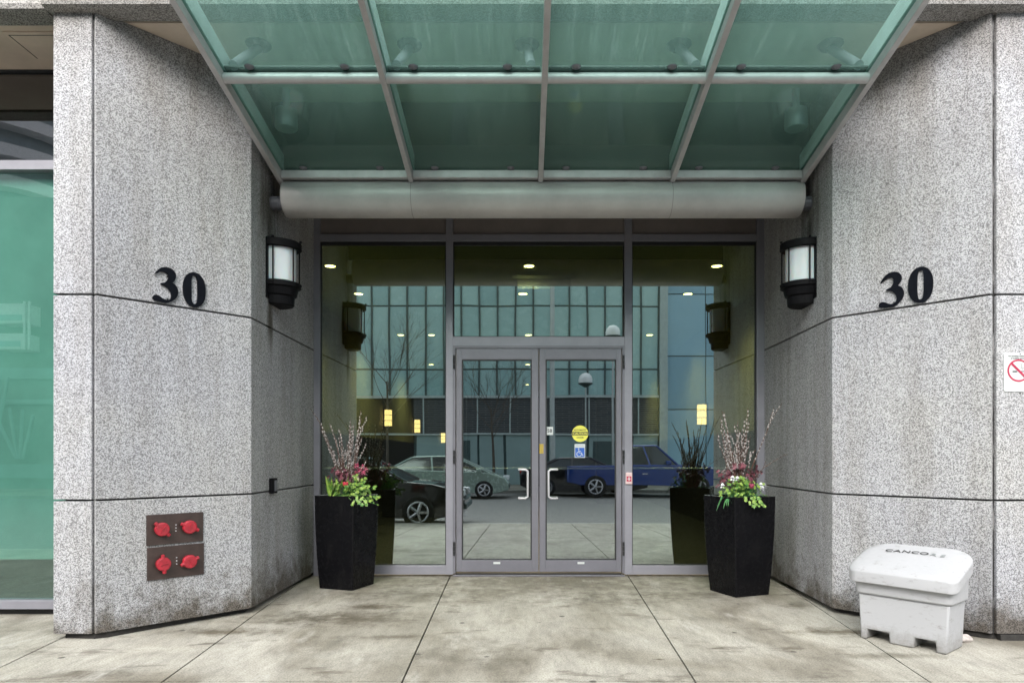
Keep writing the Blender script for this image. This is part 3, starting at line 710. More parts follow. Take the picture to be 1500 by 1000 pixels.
# ------------------------------------------------------------------ fire hose inlets on left chamfer
def inlet(px0, px1, py0, py1, caps, lab):
    s0, zt = onto(px0, py0, LA, LD, LN); s1, _ = onto(px1, py0, LA, LD, LN); _, zb_ = onto(px0, py1, LA, LD, LN)
    mid = LA+LD*((s0+s1)/2)
    t = thing('hose_inlet', lab, 'hose inlet', (mid.x, mid.y, (zt+zb_)/2), 0, 'hose inlet plates on the stone wall')
    bm = nb(); prism(bm, [LA+LD*s+LN*.0+Vector((0, 0, z)) for s, z in ((s0, zb_), (s1, zb_), (s1, zt), (s0, zt))], LN*.012); obj('plate', bm, M_brown, t, bev=.002)
    bm = nb()
    for i in range(3):
        c = mid+LN*.012+Vector((0, 0, zb_+(zt-zb_)*(.42+.1*i))); tube(bm, [c, c+LN*.006], .005, 6)
    obj('screw', bm, M_sat, t)
    for (px, py, ang) in caps:
        s, z = onto(px, py, LA, LD, LN, .05); c = LA+LD*s+Vector((0, 0, z))
        bm = nb(); tube(bm, [c+LN*.012, c+LN*.035, c+LN*.040], [.048, .046, .040], 20); cp = obj('cap', bm, M_red, t)
        bm2 = nb(); tube(bm2, [c+LN*.034, c+LN*.052, c+LN*.060, c+LN*.062], [.052, .054, .050, .044], 24)
        for a in (ang, ang+180):
            u = LD*math.cos(R(a))+Vector((0, 0, math.sin(R(a))))
            tube(bm2, [c+LN*.047+u*.045, c+LN*.047+u*.072, c+LN*.047+u*.076], [.017, .014, .004], 10)
        obj('cap_cover', bm2, M_red, cp)
        bm = nb(); u = LD*math.cos(R(ang+100))+Vector((0, 0, math.sin(R(ang+100)))); q = u.cross(LN)
        prism(bm, [c+LN*.0625+u*a_+q*b_ for a_, b_ in ((-.03, -.003), (.03, -.003), (.03, .003), (-.03, .003))], LN*.004); obj('cap_rib', bm, M_red, cp)
inlet(214, 297, 754, 799, [(238, 775, -45), (278.5, 771.5, -25)], 'brown plate with two red hose caps, the upper plate of two')
inlet(215, 298, 802, 850, [(240, 826, 95), (278.5, 822, 20)], 'brown plate with two red hose caps, the lower plate of two')

# black box on left reveal
sy = 2.35/((CX-396)/F)
bx = thing('wall_switch', 'small black box on the stone wall above the left planter', 'switch', (-2.345, sy, Z(711, sy)))
bm = nb(); box(bm, 0, .045, -.05, .05, -.07, .07, .006); obj('housing', bm, M_black, bx, world=False)
bm = nb(); box(bm, .0455, .050, -.032, .032, -.05, .05, .002); obj('cover', bm, M_frame2, bx, world=False)

# ------------------------------------------------------------------ no smoking sign
sx0, sx1 = X(1470, 5), X(1470, 5)+.235; sz0, sz1 = Z(573.5, 5), Z(516.5, 5)
ns = thing('no_smoking_sign', 'white no smoking sign on the stone pier right of the grit bin', 'sign', ((sx0+sx1)/2, 5.0, (sz0+sz1)/2))
hw, hh = (sx1-sx0)/2, (sz1-sz0)/2
bm = nb(); r_ = .014; pts = []
for cx_, cz_, a0 in ((hw-r_, hh-r_, 0), (-hw+r_, hh-r_, 90), (-hw+r_, -hh+r_, 180), (hw-r_, -hh+r_, 270)):
    for k in range(5): a = R(a0+k*22.5); pts.append(Vector((cx_+r_*math.cos(a), -.006, cz_+r_*math.sin(a))))
prism(bm, pts, (0, .006, 0)); obj('sign_plate', bm, M_signw, ns, world=False)
bm = nb(); n = 48; ro, ri = .082, .070; zc = .012; xc = -.012
vs = [[bm.verts.new((xc+r*math.cos(2*math.pi*k/n), y, zc+r*math.sin(2*math.pi*k/n))) for k in range(n)] for r, y in ((ri, -.0065), (ri, -.008), (ro, -.008), (ro, -.0065))]
for a in range(3):
    for k in range(n): bm.faces.new((vs[a][k], vs[a][(k+1) % n], vs[a+1][(k+1) % n], vs[a+1][k]))
obj('red_circle', bm, M_signr, ns, world=False)
bm = nb(); d = Vector((math.cos(R(-45)), 0, math.sin(R(-45)))); q = Vector((math.cos(R(45)), 0, math.sin(R(45)))); c = Vector((xc, -.0092, zc))
prism(bm, [c+d*-.073+q*-.008, c+d*.073+q*-.008, c+d*.073+q*.008, c+d*-.073+q*.008], (0, .0025, 0)); obj('red_slash', bm, M_signr, ns, world=False)
bm = nb(); box(bm, xc-.044, xc-.012, -.0075, -.0063, zc-.012, zc-.003); box(bm, xc+.020, xc+.040, -.0075, -.0063, zc-.010, zc-.004); obj('cigarette_symbol', bm, M_signk, ns, world=False)
bm = nb()
tube(bm, [(xc+.004, -.0068, zc+.045), (xc+.016, -.0068, zc+.052), (xc+.024, -.0068, zc+.040), (xc+.016, -.0068, zc+.030), (xc+.030, -.0068, zc+.022), (xc+.044, -.0068, zc+.014), (xc+.046, -.0068, zc+.004)], .0016, 5)
tube(bm, [(xc+.012, -.0068, zc+.022), (xc+.024, -.0068, zc+.016), (xc+.036, -.0068, zc+.004)], .0014, 5); obj('smoke_symbol', bm, M_signgrey, ns, world=False)
text_mesh('lettering', 'No Smoking within 9 metres', .0150, M_signk, ns, Matrix.Translation((0, -.0066, hh-.026)) @ FRONT, bold=.0003)
text_mesh('lettering', 'of building entrances', .0150, M_signk, ns, Matrix.Translation((-.008, -.0066, hh-.042)) @ FRONT, bold=.0003)
bm = nb()
for x in (0,):
    for z in (hh-.010, -hh-.012): lathe(bm, [(0, -.004), (.004, -.003), (.0045, .003), (0, .004)], 8, (x, -.007, z))
obj('screw', bm, M_signk, ns, world=False)

# ------------------------------------------------------------------ white grit bin
bp = Vector((2.675, 4.84, 0)); br = R(-50)
gb_ = thing('grit_bin', 'white plastic grit bin with a sloping lid by the right wall', 'bin', tuple(bp), br)
# local: +x along front (to the right), +y back; front at y=0
def rrect(x0, x1, y0, y1, r, z, seg=5, zf=None):
    out = []
    for cx_, cy_, a0 in ((x1-r, y1-r, 0), (x0+r, y1-r, 90), (x0+r, y0+r, 180), (x1-r, y0+r, 270)):
        for k in range(seg+1):
            a = R(a0+k*90/seg); x = cx_+r*math.cos(a); y = cy_+r*math.sin(a); out.append(Vector((x, y, zf(x, y) if zf else z)))
    return out
def loft(bm, loops, cap0=True, cap1=True):
    L = [[bm.verts.new(p) for p in l] for l in loops]; n = len(L[0])
    for a, b in zip(L, L[1:]):
        for k in range(n): bm.faces.new((a[k], a[(k+1) % n], b[(k+1) % n], b[k]))
    if cap0: bm.faces.new(L[0][::-1])
    if cap1: bm.faces.new(L[-1])
bm = nb()
zn = .085
prism(bm, [Vector((x, 0, z)) for x, z in ((-.286, 0), (-.243, 0), (-.240, zn-.01), (-.088, zn-.01), (-.083, 0), (.077, 0), (.082, zn-.01), (.216, zn-.01), (.220, 0), (.286, 0), (.303, .337), (-.303, .337))], (0, .31, 0))
loft(bm, [rrect(-.324, .324, -.020, .335, .05, .336), rrect(-.330, .330, -.025, .34, .05, .47, zf=lambda x, y: .430+.10*max(0, y)/.34)])
body = obj('bin_body', bm, M_white, gb_, world=False, smooth=True)
md = body.modifiers.new('b', 'BEVEL'); md.width = .014; md.segments = 3; md.limit_method = 'ANGLE'
ZL0 = .448
def lidz(dz):
    def f(x, y):
        t = max(0, min(1, (y+.05)/.42)); return .535+.155*t**.9+dz-.018*(x/.37)**2
    return f
bm = nb()
def lr(i, z, zf=None, seg=6):
    out = []; x1, y0, y1 = .370-i, -.062+i, .375-i
    for cx_, cy_, r, a0 in ((x1-.15, y1-.15, .15, 0), (-x1+.15, y1-.15, .15, 90), (-x1+.085, y0+.085, .085, 180), (x1-.06, y0+.06, .06, 270)):
        for k in range(seg+1):
            a = R(a0+k*90/seg); x = cx_+r*math.cos(a); y = cy_+r*math.sin(a); out.append(Vector((x, y, zf(x, y) if zf else z)))
    return out
def bow(loop, k=.03):   # bowed front
    return [Vector((p.x, p.y-(k*(1-(p.x/.38)**2) if p.y < .1 else 0), p.z)) for p in loop]
loft(bm, [bow(lr(.020, 0, lidz(-.105))), bow(lr(.002, 0, lidz(-.098))), bow(lr(.0, .5, lidz(-.018))), bow(lr(.012, 0, lidz(-.004))), bow(lr(.034, 0, lidz(.004)))], True, False)
# top grid
inner = bow(lr(.034, 0, lidz(.004)))
prev = inner; 
for s in (.8, .55, .3, .1):
    cxx, cyy = 0, .16
    f = lidz(.004+.008*(1-s)); nxt = [Vector((p.x*s, cyy+(p.y-cyy)*s, 0)) for p in inner]; nxt = [Vector((p.x, p.y, f(p.x, p.y))) for p in nxt]
    loft(bm, [prev, nxt], False, s == .1); prev = nxt
bmesh.ops.remove_doubles(bm, verts=bm.verts, dist=.0004)
lid = obj('lid', bm, M_white, gb_, world=False, smooth=True)
md = lid.modifiers.new('b', 'BEVEL'); md.width = .006; md.segments = 2; md.limit_method = 'ANGLE'
# company name printed on the lid
tilt = Matrix.Rotation(R(19), 4, 'X')
word = 'CANCORE'
for i, ch in enumerate(word):
    x = -.165+i*.060
    y = .20
    z = lidz(.0)(x, y)+.015
    text_mesh('lettering', ch, .066 if i < 6 else .060, M_bin_text if i < 5 else M_signgrey, lid, Matrix.Translation((x, y, z)) @ tilt @ Matrix.Diagonal((1.15, .85, 1, 1)), extrude=.001, bold=.0005)
rk = thing('stone', 'small pale stone on the pavement behind the grit bin', 'stone', tuple(G(1412, 940)))
bm = nb(); bmesh.ops.create_icosphere(bm, subdivisions=3, radius=1)
for v in bm.verts:
    k = 1+.25*math.sin(v.co.x*3+1)*math.cos(v.co.y*4); v.co = Vector((v.co.x*.06*k, v.co.y*.04*k, v.co.z*.028*k+.026))
obj('stone_body', bm, paint('pale_stone', (.42, .38, .36), .85, 0, .3, 40, bmp=.4), rk, world=False)

# ------------------------------------------------------------------ planters
def planter(px, py, rz, hh_, sb, stp, lab):
    """px,py = nearest bottom corner on the ground; local corner at (-s,-s)"""
    c = G(px, py)
    rm = Matrix.Rotation(rz, 3, 'Z'); ctr = c - rm @ Vector((-sb, -sb, 0))
    t = thing('planter', lab, 'planter', (ctr.x, ctr.y, 0), rz, 'black planters beside the doors')
    bm = nb(); loops = []
    for k in range(9):
        f = k/8; s = sb+(stp-sb)*math.sin(f*math.pi/2)**.9
        loops.append(rrect(-s, s, -s, s, .012, hh_*f, 2))
    s = stp-.03
    loops += [rrect(-s, s, -s, s, .012, hh_, 2), rrect(-s+.005, s-.005, -s+.005, s-.005, .012, hh_-.045, 2)]
    loft(bm, loops); obj('pot', bm, M_gloss, t, world=False, bev=.003)
    bm = nb(); s = stp-.036; box(bm, -s, s, -s, s, hh_-.10, hh_-.03); obj('soil', bm, M_soil, t, world=False)
    return t, Vector((ctr.x, ctr.y, hh_-.03))
M_soil = paint('dark_soil', (.03, .022, .015), .95, 0, .5, 40)
pl1, top1 = planter(516, 865, R(70), .945, .198, .232, 'black tapered planter of flowers left of the doors')
pl2, top2 = planter(1078, 875, R(22), .955, .20, .243, 'black tapered planter of flowers right of the doors')

def leafmat(name, c0, c1):
    m, t, b = nodes(name); v = coords(t); n = noise(t, v, 28, 2)
    t.links.new(ramp(t, n, [(.35, c0), (.65, c1)]), b.inputs['Base Color']); b.inputs['Roughness'].default_value = .45
    b.inputs['Transmission Weight'].default_value = 0; return m
M_leaf = leafmat('bright_leaf', (.045, .15, .02), (.24, .34, .06))
M_leafd = leafmat('deep_leaf', (.03, .12, .04), (.10, .28, .09))
M_maroon = leafmat('maroon_leaf', (.05, .012, .022), (.16, .045, .06))
M_twig = leafmat('willow_twig', (.045, .022, .016), (.11, .06, .045))
M_catkin = paint('silver_catkin', (.34, .32, .31), .9, 0, .25, 40)
M_petalw = paint('white_petal', (.78, .80, .80), .6)
M_petalr = paint('coral_petal', (.72, .08, .12), .5, 0, .2, 20)
M_petalp = paint('pink_petal', (.45, .09, .16), .5, 0, .3, 20)
M_petalk = paint('dark_petal', (.05, .01, .09), .6)

def leaf(bm, base, dirv, L, W, droop=.25, nseg=4):
    dirv = dirv.normalized(); side = dirv.cross(Vector((0, 0, 1)))
    if side.length < .05: side = Vector((1, 0, 0))
    side.normalize(); side = (side+Vector((0, 0, random.uniform(-.5, .5)))).normalized()
    prev = None; p = base.copy()
    for k in range(nseg+1):
        f = k/nseg; w = W*math.sin(math.pi*min(.98, f*.88+.10))**.8
        c = p+dirv*L*f+Vector((0, 0, -droop*L*f*f))
        a = bm.verts.new(c-side*w*.5+Vector((0, 0, .08*W))); m_ = bm.verts.new(c); b = bm.verts.new(c+side*w*.5+Vector((0, 0, .08*W)))
        if prev: bm.faces.new((prev[0], prev[1], m_, a)); bm.faces.new((prev[1], prev[2], b, m_))
        prev = (a, m_, b)
def lobed(bm, c, nrm, r):
    nrm = nrm.normalized(); u = nrm.cross(Vector((.3, .2, 1))).normalized(); w = nrm.cross(u); n = 15
    cen = bm.verts.new(c); ring = []
    a0 = random.random()*6
    for k in range(n):
        a = a0+2*math.pi*k/n; rr_ = r*(1 if k % 3 == 1 else .68); ring.append(bm.verts.new(c+u*rr_*math.cos(a)+w*rr_*math.sin(a)+nrm*random.uniform(-.15, .15)*r))
    for k in range(n): bm.faces.new((cen, ring[k], ring[(k+1) % n]))
def blob(bm, c, d, L, r):
    d = d.normalized(); tube(bm, [c-d*L*.5, c-d*L*.3, c, c+d*L*.3, c+d*L*.5], [r*.3, r*.85, r, r*.75, r*.15], 6)

def plants(top, seed, side):
    rnd = random.Random(seed); random.seed(seed)
    where = 'left' if side < 0 else 'right'
    # pussy willow
    t = thing('pussy_willow', 'bundle of willow twigs with silver catkins in the %s planter' % where, 'plant', tuple(top))
    bt = nb(); bc = nb()
    n = 22
    for i in range(n):
        a = rnd.uniform(0, 6.28); r0 = rnd.uniform(.0, .06)
        b0 = Vector((r0*math.cos(a), r0*math.sin(a), -.02))+Vector((0, .02, 0))
        lean = rnd.uniform(.05, .42); H = rnd.uniform(.50, .95) if i else .99
        tipd = Vector((math.cos(a)*lean, math.sin(a)*lean*.6, 1))
        pts = []
        for k in range(7):
            f = k/6; p = b0+Vector((tipd.x*H*f*(.5+.5*f), tipd.y*H*f*(.5+.5*f), H*f*(1-.1*f*lean)))+Vector((rnd.uniform(-.012, .012), rnd.uniform(-.012, .012), 0))
            pts.append(p)
        tube(bt, [top+p for p in pts], [.0062-.0006*k for k in range(7)], 5)
        k0 = int(5+H*6+rnd.random()*5)
        for j in range(k0):
            f = .42+.58*j/k0; q = f*6; ii = min(5, int(q)); p = pts[ii].lerp(pts[ii+1], q-ii)
            d = (pts[ii+1]-pts[ii]).normalized(); sd_ = Vector((rnd.uniform(-1, 1), rnd.uniform(-1, 1), .9)).normalized()
            blob(bc, top+p+sd_*.008, (d*.8+sd_*.7), rnd.uniform(.014, .028), rnd.uniform(.0050, .0090))
        if rnd.random() < .95:   # side twig
            q = rnd.uniform(2.2, 4.2); ii = int(q); p = pts[ii]; d2 = Vector((rnd.uniform(-.5, .5), rnd.uniform(-.3, .3), .9)); L = rnd.uniform(.15, .3)
            tube(bt, [top+p, top+p+d2*L*.5, top+p+d2*L+Vector((0, 0, .01))], [.003, .0025, .0015], 5)
            for j in range(8):
                pp = p+d2*L*(.3+.7*j/8); blob(bc, top+pp+Vector((rnd.uniform(-.008, .008), rnd.uniform(-.006, .006), 0)), d2+Vector((rnd.uniform(-.5, .5), 0, 0)), .020, .0065)
    if side > 0:
        tube(bt, [top+Vector((.08, -.05, .12)), top+Vector((.22, -.05, .30)), top+Vector((.34, -.06, .38)), top+Vector((.46, -.06, .44))], [.004, .003, .0025, .0015], 5)
        tube(bt, [top+Vector((.22, -.05, .30)), top+Vector((.25, -.05, .38))], .0018, 5)
        for f in range(6): blob(bt, top+Vector((.25+.035*f, -.055, .325+.022*f)), Vector((.4, 0, 1)), .016, .004)
    for i in range(16):      # finer bare twigs between the catkin stems
        a = rnd.uniform(0, 6.28); H = rnd.uniform(.30, .66); l_ = rnd.uniform(.1, .42)
        e = Vector((math.cos(a)*l_*H, math.sin(a)*l_*H*.6, H))
        tube(bt, [top+Vector((0, .02, -.02)), top+e*.5+Vector((rnd.uniform(-.02, .02), 0, 0)), top+e], [.0045, .0035, .0018], 5)
    obj('twigs', bt, M_twig, t); obj('catkins', bc, M_catkin, t)
    # maroon heuchera
    t = thing('maroon_foliage_plant', 'dark maroon leaved plant at the foot of the willow in the %s planter' % where, 'plant', tuple(top))
    bm = nb(); bs = nb()
    for i in range(46):
        a = rnd.uniform(0, 6.28); r0 = rnd.uniform(.05, .20); z = rnd.uniform(.16, .36)-r0*.3
        c = top+Vector((r0*math.cos(a), r0*math.sin(a)*.8+.03, z))
        lobed(bm, c, Vector((math.cos(a)*.7, math.sin(a)*.7-.5, .8)), rnd.uniform(.025, .045))
        tube(bs, [top+Vector((r0*.2*math.cos(a), r0*.2*math.sin(a)+.02, -.02)), c], .002, 4)
    obj('leaves', bm, M_maroon, t); obj('stalks', bs, M_maroon, t)
    # trailing bright ivy
    t = thing('ivy', 'bright green trailing ivy spilling over the rim of the %s planter' % where, 'plant', tuple(top))
    bm = nb(); bs = nb()
    cx_ = .13 if side < 0 else -.01
    for i in range(190):
        a = rnd.uniform(0, 6.28); r0 = rnd.uniform(.02, .23); zz = rnd.uniform(-.02, .17)-(r0*.35)
        c = top+Vector((cx_+r0*math.cos(a), -.13+r0*math.sin(a)*.55, zz+.04+rnd.uniform(-.02,.05)))
        lobed(bm, c, Vector((math.cos(a)*.5+rnd.uniform(-.4, .4), -.7+rnd.uniform(-.3, .3), .7)), rnd.uniform(.010, .025))
        tube(bs, [top+Vector((cx_*.5, -.08, 0)), c], .0014, 4)
    hang = (.10, .17, .22) if side < 0 else (-.02, .04, .10)
    for hx_ in hang:
        p = top+Vector((hx_, -.25, .02)); pts = [p+Vector((0, .10, .03))]
        for k in range(5): pts.append(p+Vector((.012*k, -.02-.006*k, -.018*k)))
        tube(bs, pts, .002, 4)
        for q in pts: lobed(bm, q+Vector((rnd.uniform(-.02, .02), -.01, 0)), Vector((0, -1, .4)), rnd.uniform(.014, .026))
    obj('leaves', bm, M_leaf, t); obj('stems', bs, M_leafd, t)
    # tulip foliage
    t = thing('tulip', 'upright strap leaved tulip with a coral bloom in the %s planter' % where, 'plant', tuple(top))
    bm = nb(); ox = -.10 if side < 0 else .02
    for i in range(18):
        a = rnd.uniform(0, 6.28); b0 = top+Vector((ox+rnd.uniform(-.06, .06), -.08+rnd.uniform(-.05, .05), -.02))
        leaf(bm, b0, Vector((math.cos(a)*.35, math.sin(a)*.3, 1)), rnd.uniform(.16, .30), rnd.uniform(.018, .032), .1, 5)
    if side > 0:
        for i in range(10): leaf(bm, top+Vector((-.17+rnd.uniform(-.03, .03), -.16, .02)), Vector((rnd.uniform(-.6, .2), -.5, rnd.uniform(.0, .5))), .14, .014, .9, 5)
    obj('leaves', bm, M_leafd if side > 0 else M_leaf, t)
    bm = nb(); fx, fz = (.035, .135) if side < 0 else (.06, .12)
    c = top+Vector((fx, -.20, fz)); tube(bm, [top+Vector((fx-.03, -.1, 0)), c], .0035, 5); obj('stem', bm, M_leafd, t)
    bm = nb()
    for k in range(6):
        a = k*math.pi/3; d = Vector((math.cos(a), math.sin(a), 0))
        leaf(bm, c+Vector((0, 0, -.012)), d*.55+Vector((0, 0, .9)), .052, .040, .0, 4)
        leaf(bm, c+Vector((0, 0, -.012)), d*.9+Vector((0, 0, .6)), .036, .034, -.4, 4)
    obj('petals', bm, M_petalr if side < 0 else M_petalp, t)
    # maroon small blooms in a spray
    t = thing('hellebore', 'spray of dusky pink blooms in the %s planter' % where, 'flower', tuple(top))
    bm = nb(); bs = nb()
    for i in range(9):
        c = top+(Vector((.15+rnd.uniform(-.05, .05), -.04+rnd.uniform(-.05, .05), .30+rnd.uniform(-.05, .04))) if side < 0 else Vector((.18+rnd.uniform(-.07, .05), -.02+rnd.uniform(-.06, .05), .27+rnd.uniform(-.05, .05))))
        for k in range(5):
            a = k*1.2566+i; leaf(bm, c, Vector((math.cos(a), -.3, math.sin(a))), .026, .024, .0, 3)
        tube(bs, [top+Vector((.05, 0, 0)), c], .002, 4)
    obj('petals', bm, M_petalp if side < 0 else M_maroon, t); obj('stems', bs, M_maroon, t)
    # pansies
    t = thing('pansy', ('cluster of white pansies low in the right planter' if side > 0 else 'pale tulip buds standing in the left planter'), 'flower', tuple(top))
    bm = nb(); bk = nb(); bs = nb()
    spots = [(.16, -.19, .11), (.185, -.18, .13), (.15, -.19, .14), (-.10, -.16, .18), (-.07, -.17, .20), (-.20, -.12, .13), (-.12, -.18, .205)] if side > 0 else [(.10, -.08, .20), (.135, -.08, .19), (.12, -.07, .215)]
    for (x, y, z) in spots:
        c = top+Vector((x, y, z))
        if side > 0:
            for k in range(5):
                a = k*1.2566+.3; leaf(bm, c, Vector((math.cos(a), -.25, math.sin(a))), .028, .030, 0, 3)
            blob(bk, c+Vector((0, -.008, 0)), Vector((0, 0, 1)), .014, .006)
        else:
            blob(bm, c, Vector((.1, 0, 1)), .05, .012); blob(bk, c-Vector((0, 0, .02)), Vector((0, 0, 1)), .015, .011)
        tube(bs, [top+Vector((x*.7, y*.6, 0)), c], .002, 4)
    obj('petals', bm, M_petalw if side > 0 else leafmat('pale_bud', (.45, .50, .25), (.7, .65, .4)), t)
    obj('flower_centre', bk, M_petalk if side > 0 else M_leaf, t); obj('stems', bs, M_leafd, t)
plants(top1, 11, -1); plants(top2, 23, 1)

# ------------------------------------------------------------------ lobby behind the glass
LX0, LX1, LY0, LY1, LZ = -3.5, 3.7, 7.78, 30.0, CAMZ+2.60
M_lw = paint('lobby_beige_wall', (.34, .29, .15), .7, 0, .08, 1)
M_lc = paint('lobby_ceiling', (.48, .54, .45), .85, 0, .05, 1)
M_lf = paint('lobby_floor_tile', (.035, .03, .025), .35, 0, .3, 2)
M_wood = paint('dark_wood_panel', (.014, .010, .007), .45, 0, .3, 5)
bm = nb(); box(bm, LX0, LX1, LY0, LY1, -.2, .004); struct('lobby_floor', bm, M_lf)
bm = nb(); box(bm, LX0, LX1, LY0, LY1, LZ, LZ+.2); struct('lobby_ceiling', bm, M_lc)
bm = nb(); box(bm, LX0-.1, LX0, LY0, LY1, 0, LZ); tag(obj('lobby_wall', bm, M_lw), 'beige lobby wall seen through the left side window', 'wall')
bm = nb(); box(bm, LX1, LX1+.1, LY0, LY1, 0, LZ); tag(obj('lobby_wall', bm, M_lw), 'beige lobby wall seen through the right side window', 'wall')
bm = nb(); box(bm, LX0, LX1, LY1, LY1+.1, 0, LZ); tag(obj('lobby_wall', bm, M_wood), 'dark wood wall at the far end of the lobby', 'wall')
bm = nb(); box(bm, LX0, XLW-.05, YW+.07, YW+.08, 0, ZS); box(bm, XRW+.05, LX1, YW+.07, YW+.08, 0, ZS); box(bm, -3.5, 3.7, YW+.07, YW+.08, LZ, ZS); tag(obj('front_wall_lining', bm, M_lw), 'inner lining of the front wall around the entrance glazing', 'wall')
for x0, x1, lab in ((LX0, LX0+.05, 'dark wood panelling along the foot of the left lobby wall'), (LX1-.05, LX1, 'dark wood panelling along the foot of the right lobby wall')):
    bm = nb(); box(bm, x0, x1, LY0+.05, LY1, .004, 1.75); tag(obj('wall_panelling', bm, M_wood), lab, 'panelling')
for x, y, w, lab in ((-1.9, 19.5, .5, 'dark wood column on the left of the lobby'), (2.3, 19.5, .5, 'dark wood column on the right of the lobby')):
    bm = nb(); box(bm, x-w/2, x+w/2, y-w/2, y+w/2, .004, LZ, .02); tag(obj('lobby_column', bm, M_wood), lab, 'column')
dk = thing('reception_desk', 'dark wood reception desk deep inside the lobby', 'desk', (-2.2, 15.2, 0))
bm = nb(); box(bm, -.9, .9, -.3, .3, .004, 1.05, .01); obj('desk_body', bm, M_wood, dk, world=False)
bm = nb(); box(bm, -.95, .95, -.38, .35, 1.051, 1.10, .008); obj('counter_top', bm, M_header, dk, world=False)
M_down = emit('downlight_glow', (1.0, .78, .34), 20)
M_lant = emit('lantern_glow', (1.0, .60, .30), 3.0)
names_row = {0: 'front', 1: 'second', 2: 'third', 3: 'fourth'}
rows = [(9.36, (-2.66, .065, 2.64)), (10.97, (-2.66, -.02, 2.63)), (14.7, (-2.66, -2.0, .09, 2.70)), (19.5, (-2.66, .1, 2.7)), (25, (-2.66, .1, 2.7))]
for ri, (y, xs) in enumerate(rows):
    for xi, x in enumerate(xs):
        col_ = 'left' if x < -2.3 else ('right' if x > 2 else ('middle' if x > -1 else 'left of middle'))
        t = thing('downlight', 'round lobby ceiling downlight, %s one of the %s row from the glass' % (col_, ['first', 'second', 'third', 'fourth', 'last'][ri]), 'ceiling light', (x, y, LZ), 0, 'downlights in the lobby ceiling')
        bm = nb(); lathe(bm, [(.068, -.004), (.08, -.012), (.095, -.004), (.095, 0)], 20); obj('trim_ring', bm, M_signw, t, True, world=False)
        bm = nb(); lathe(bm, [(.0, -.008), (.068, -.006)], 20); obj('lens', bm, M_down, t, world=False)
        if ri < 4 and not (-2.3 < x < -1):
            L = bpy.data.lights.new('downlight_lamp', 'SPOT'); L.energy = 120; L.color = (1, .88, .64); L.spot_size = R(150); L.spot_blend = .9; L.shadow_soft_size = .1
            lo = bpy.data.objects.new('lamp_light', L); COL.objects.link(lo); lo.location = (0, 0, -.05); lo.parent = t
def lantern(x, y, z, s, lab):
    t = thing('wall_lantern', lab, 'lantern', (x, y, z), 0, 'lit lanterns on the lobby walls')
    bm = nb(); lathe(bm, [(.0, -.2), (.095, -.2), (.095, .2), (.0, .2)], 16, (s*.11, 0, 0)); obj('shade', bm, M_lant, t, world=False)
    bm = nb(); box(bm, min(0, s*.03), max(0, s*.03), -.08, .08, -.24, .24)
    for zz in (-.215, -.07, .07, .205): lathe(bm, [(.097, zz), (.105, zz), (.105, zz+.012), (.097, zz+.012)], 16, (s*.11, 0, 0))
    obj('bracket', bm, M_wood, t, world=False)
for x, y, py, s, lab in ((-3.5, 17.0, 612, 1, 'nearest lit yellow lantern on the left lobby wall'), (-3.5, 21.6, 624, 1, 'middle lit yellow lantern on the left lobby wall'), (-3.5, 28.5, 641, 1, 'farthest lit yellow lantern on the left lobby wall'), (3.7, 13.8, 607, -1, 'lit yellow lantern on the right lobby wall')):
    lantern(x, y, CAMZ+(CY-py)*y/F, s, lab)
M_pan_dim = paint('dim_sign_panel', (.16, .17, .13), .6, 0, .3, 12)
cf = thing('ceiling_sign_box', 'long pale light box hanging from the middle of the lobby ceiling', 'light fitting', (.28, 9.7, LZ))
bm = nb(); box(bm, -.45, .45, -.04, .04, -.10, -.05, .004); obj('housing', bm, M_signw, cf, world=False)
bm = nb(); box(bm, -.40, -.38, -.01, .01, -.05, 0); box(bm, .38, .40, -.01, .01, -.05, 0); obj('hanger', bm, M_signw, cf, world=False)
bm = nb(); box(bm, -.38, .38, -.03, .03, -.24, -.105, .004); obj('sign_panel', bm, M_pan_dim, cf, world=False)

# ------------------------------------------------------------------ across the street (seen mirrored in the glass)
YB = -16.6
def mz(py, d): return CAMZ+(CY-py)*d/F
def mx(px, d): return (px-CX)*d/F
DB = 2*YW-YB
M_cw = [paint('curtain_glass_%s' % n_, c, .25, 0, .05, .4, .6) for n_, c in (('pale', (.33, .53, .53)), ('mid', (.28, .47, .475)), ('soft', (.37, .57, .56)))]
M_mul = paint('dark_mullion', (.05, .085, .09), .4)
M_brick = None
m, t, b = nodes('dark_louvre_brick'); M_brick = m
br_ = t.nodes.new('ShaderNodeTexBrick'); br_.inputs['Scale'].default_value = 1; br_.inputs['Brick Width'].default_value = .6; br_.inputs['Row Height'].default_value = .085; br_.inputs['Mortar Size'].default_value = .012
br_.inputs['Color1'].default_value = (.045, .05, .055, 1); br_.inputs['Color2'].default_value = (.07, .072, .075, 1); br_.inputs['Mortar'].default_value = (.13, .15, .155, 1)
t.links.new(coords(t, (1, 1, 1), (R(90), 0, 0)), br_.inputs['Vector']); t.links.new(br_.outputs[0], b.inputs['Base Color']); b.inputs['Roughness'].default_value = .8
M_pan = paint('grey_green_panel', (.26, .37, .375), .5, 0, .08, 1)
M_ledge = paint('pale_ledge', (.42, .50, .50), .6)
M_shadow = paint('dark_garage', (.010, .010, .010), .9)
ob = thing('glass_office', 'wide office building across the street with green glass over dark brick', 'building', (-3, YB, 0), 0)
x0b, x1b = -10.5, mx(965, DB)
bm = nb(); box(bm, x0b, x1b, YB-12, YB-.05, -.1, 11.6); obj('core_wall', bm, M_mul, ob)
zr = [mz(580, DB), mz(541, DB), mz(448, DB), 11.55]
nc = 20; cw = (x1b-x0b)/nc
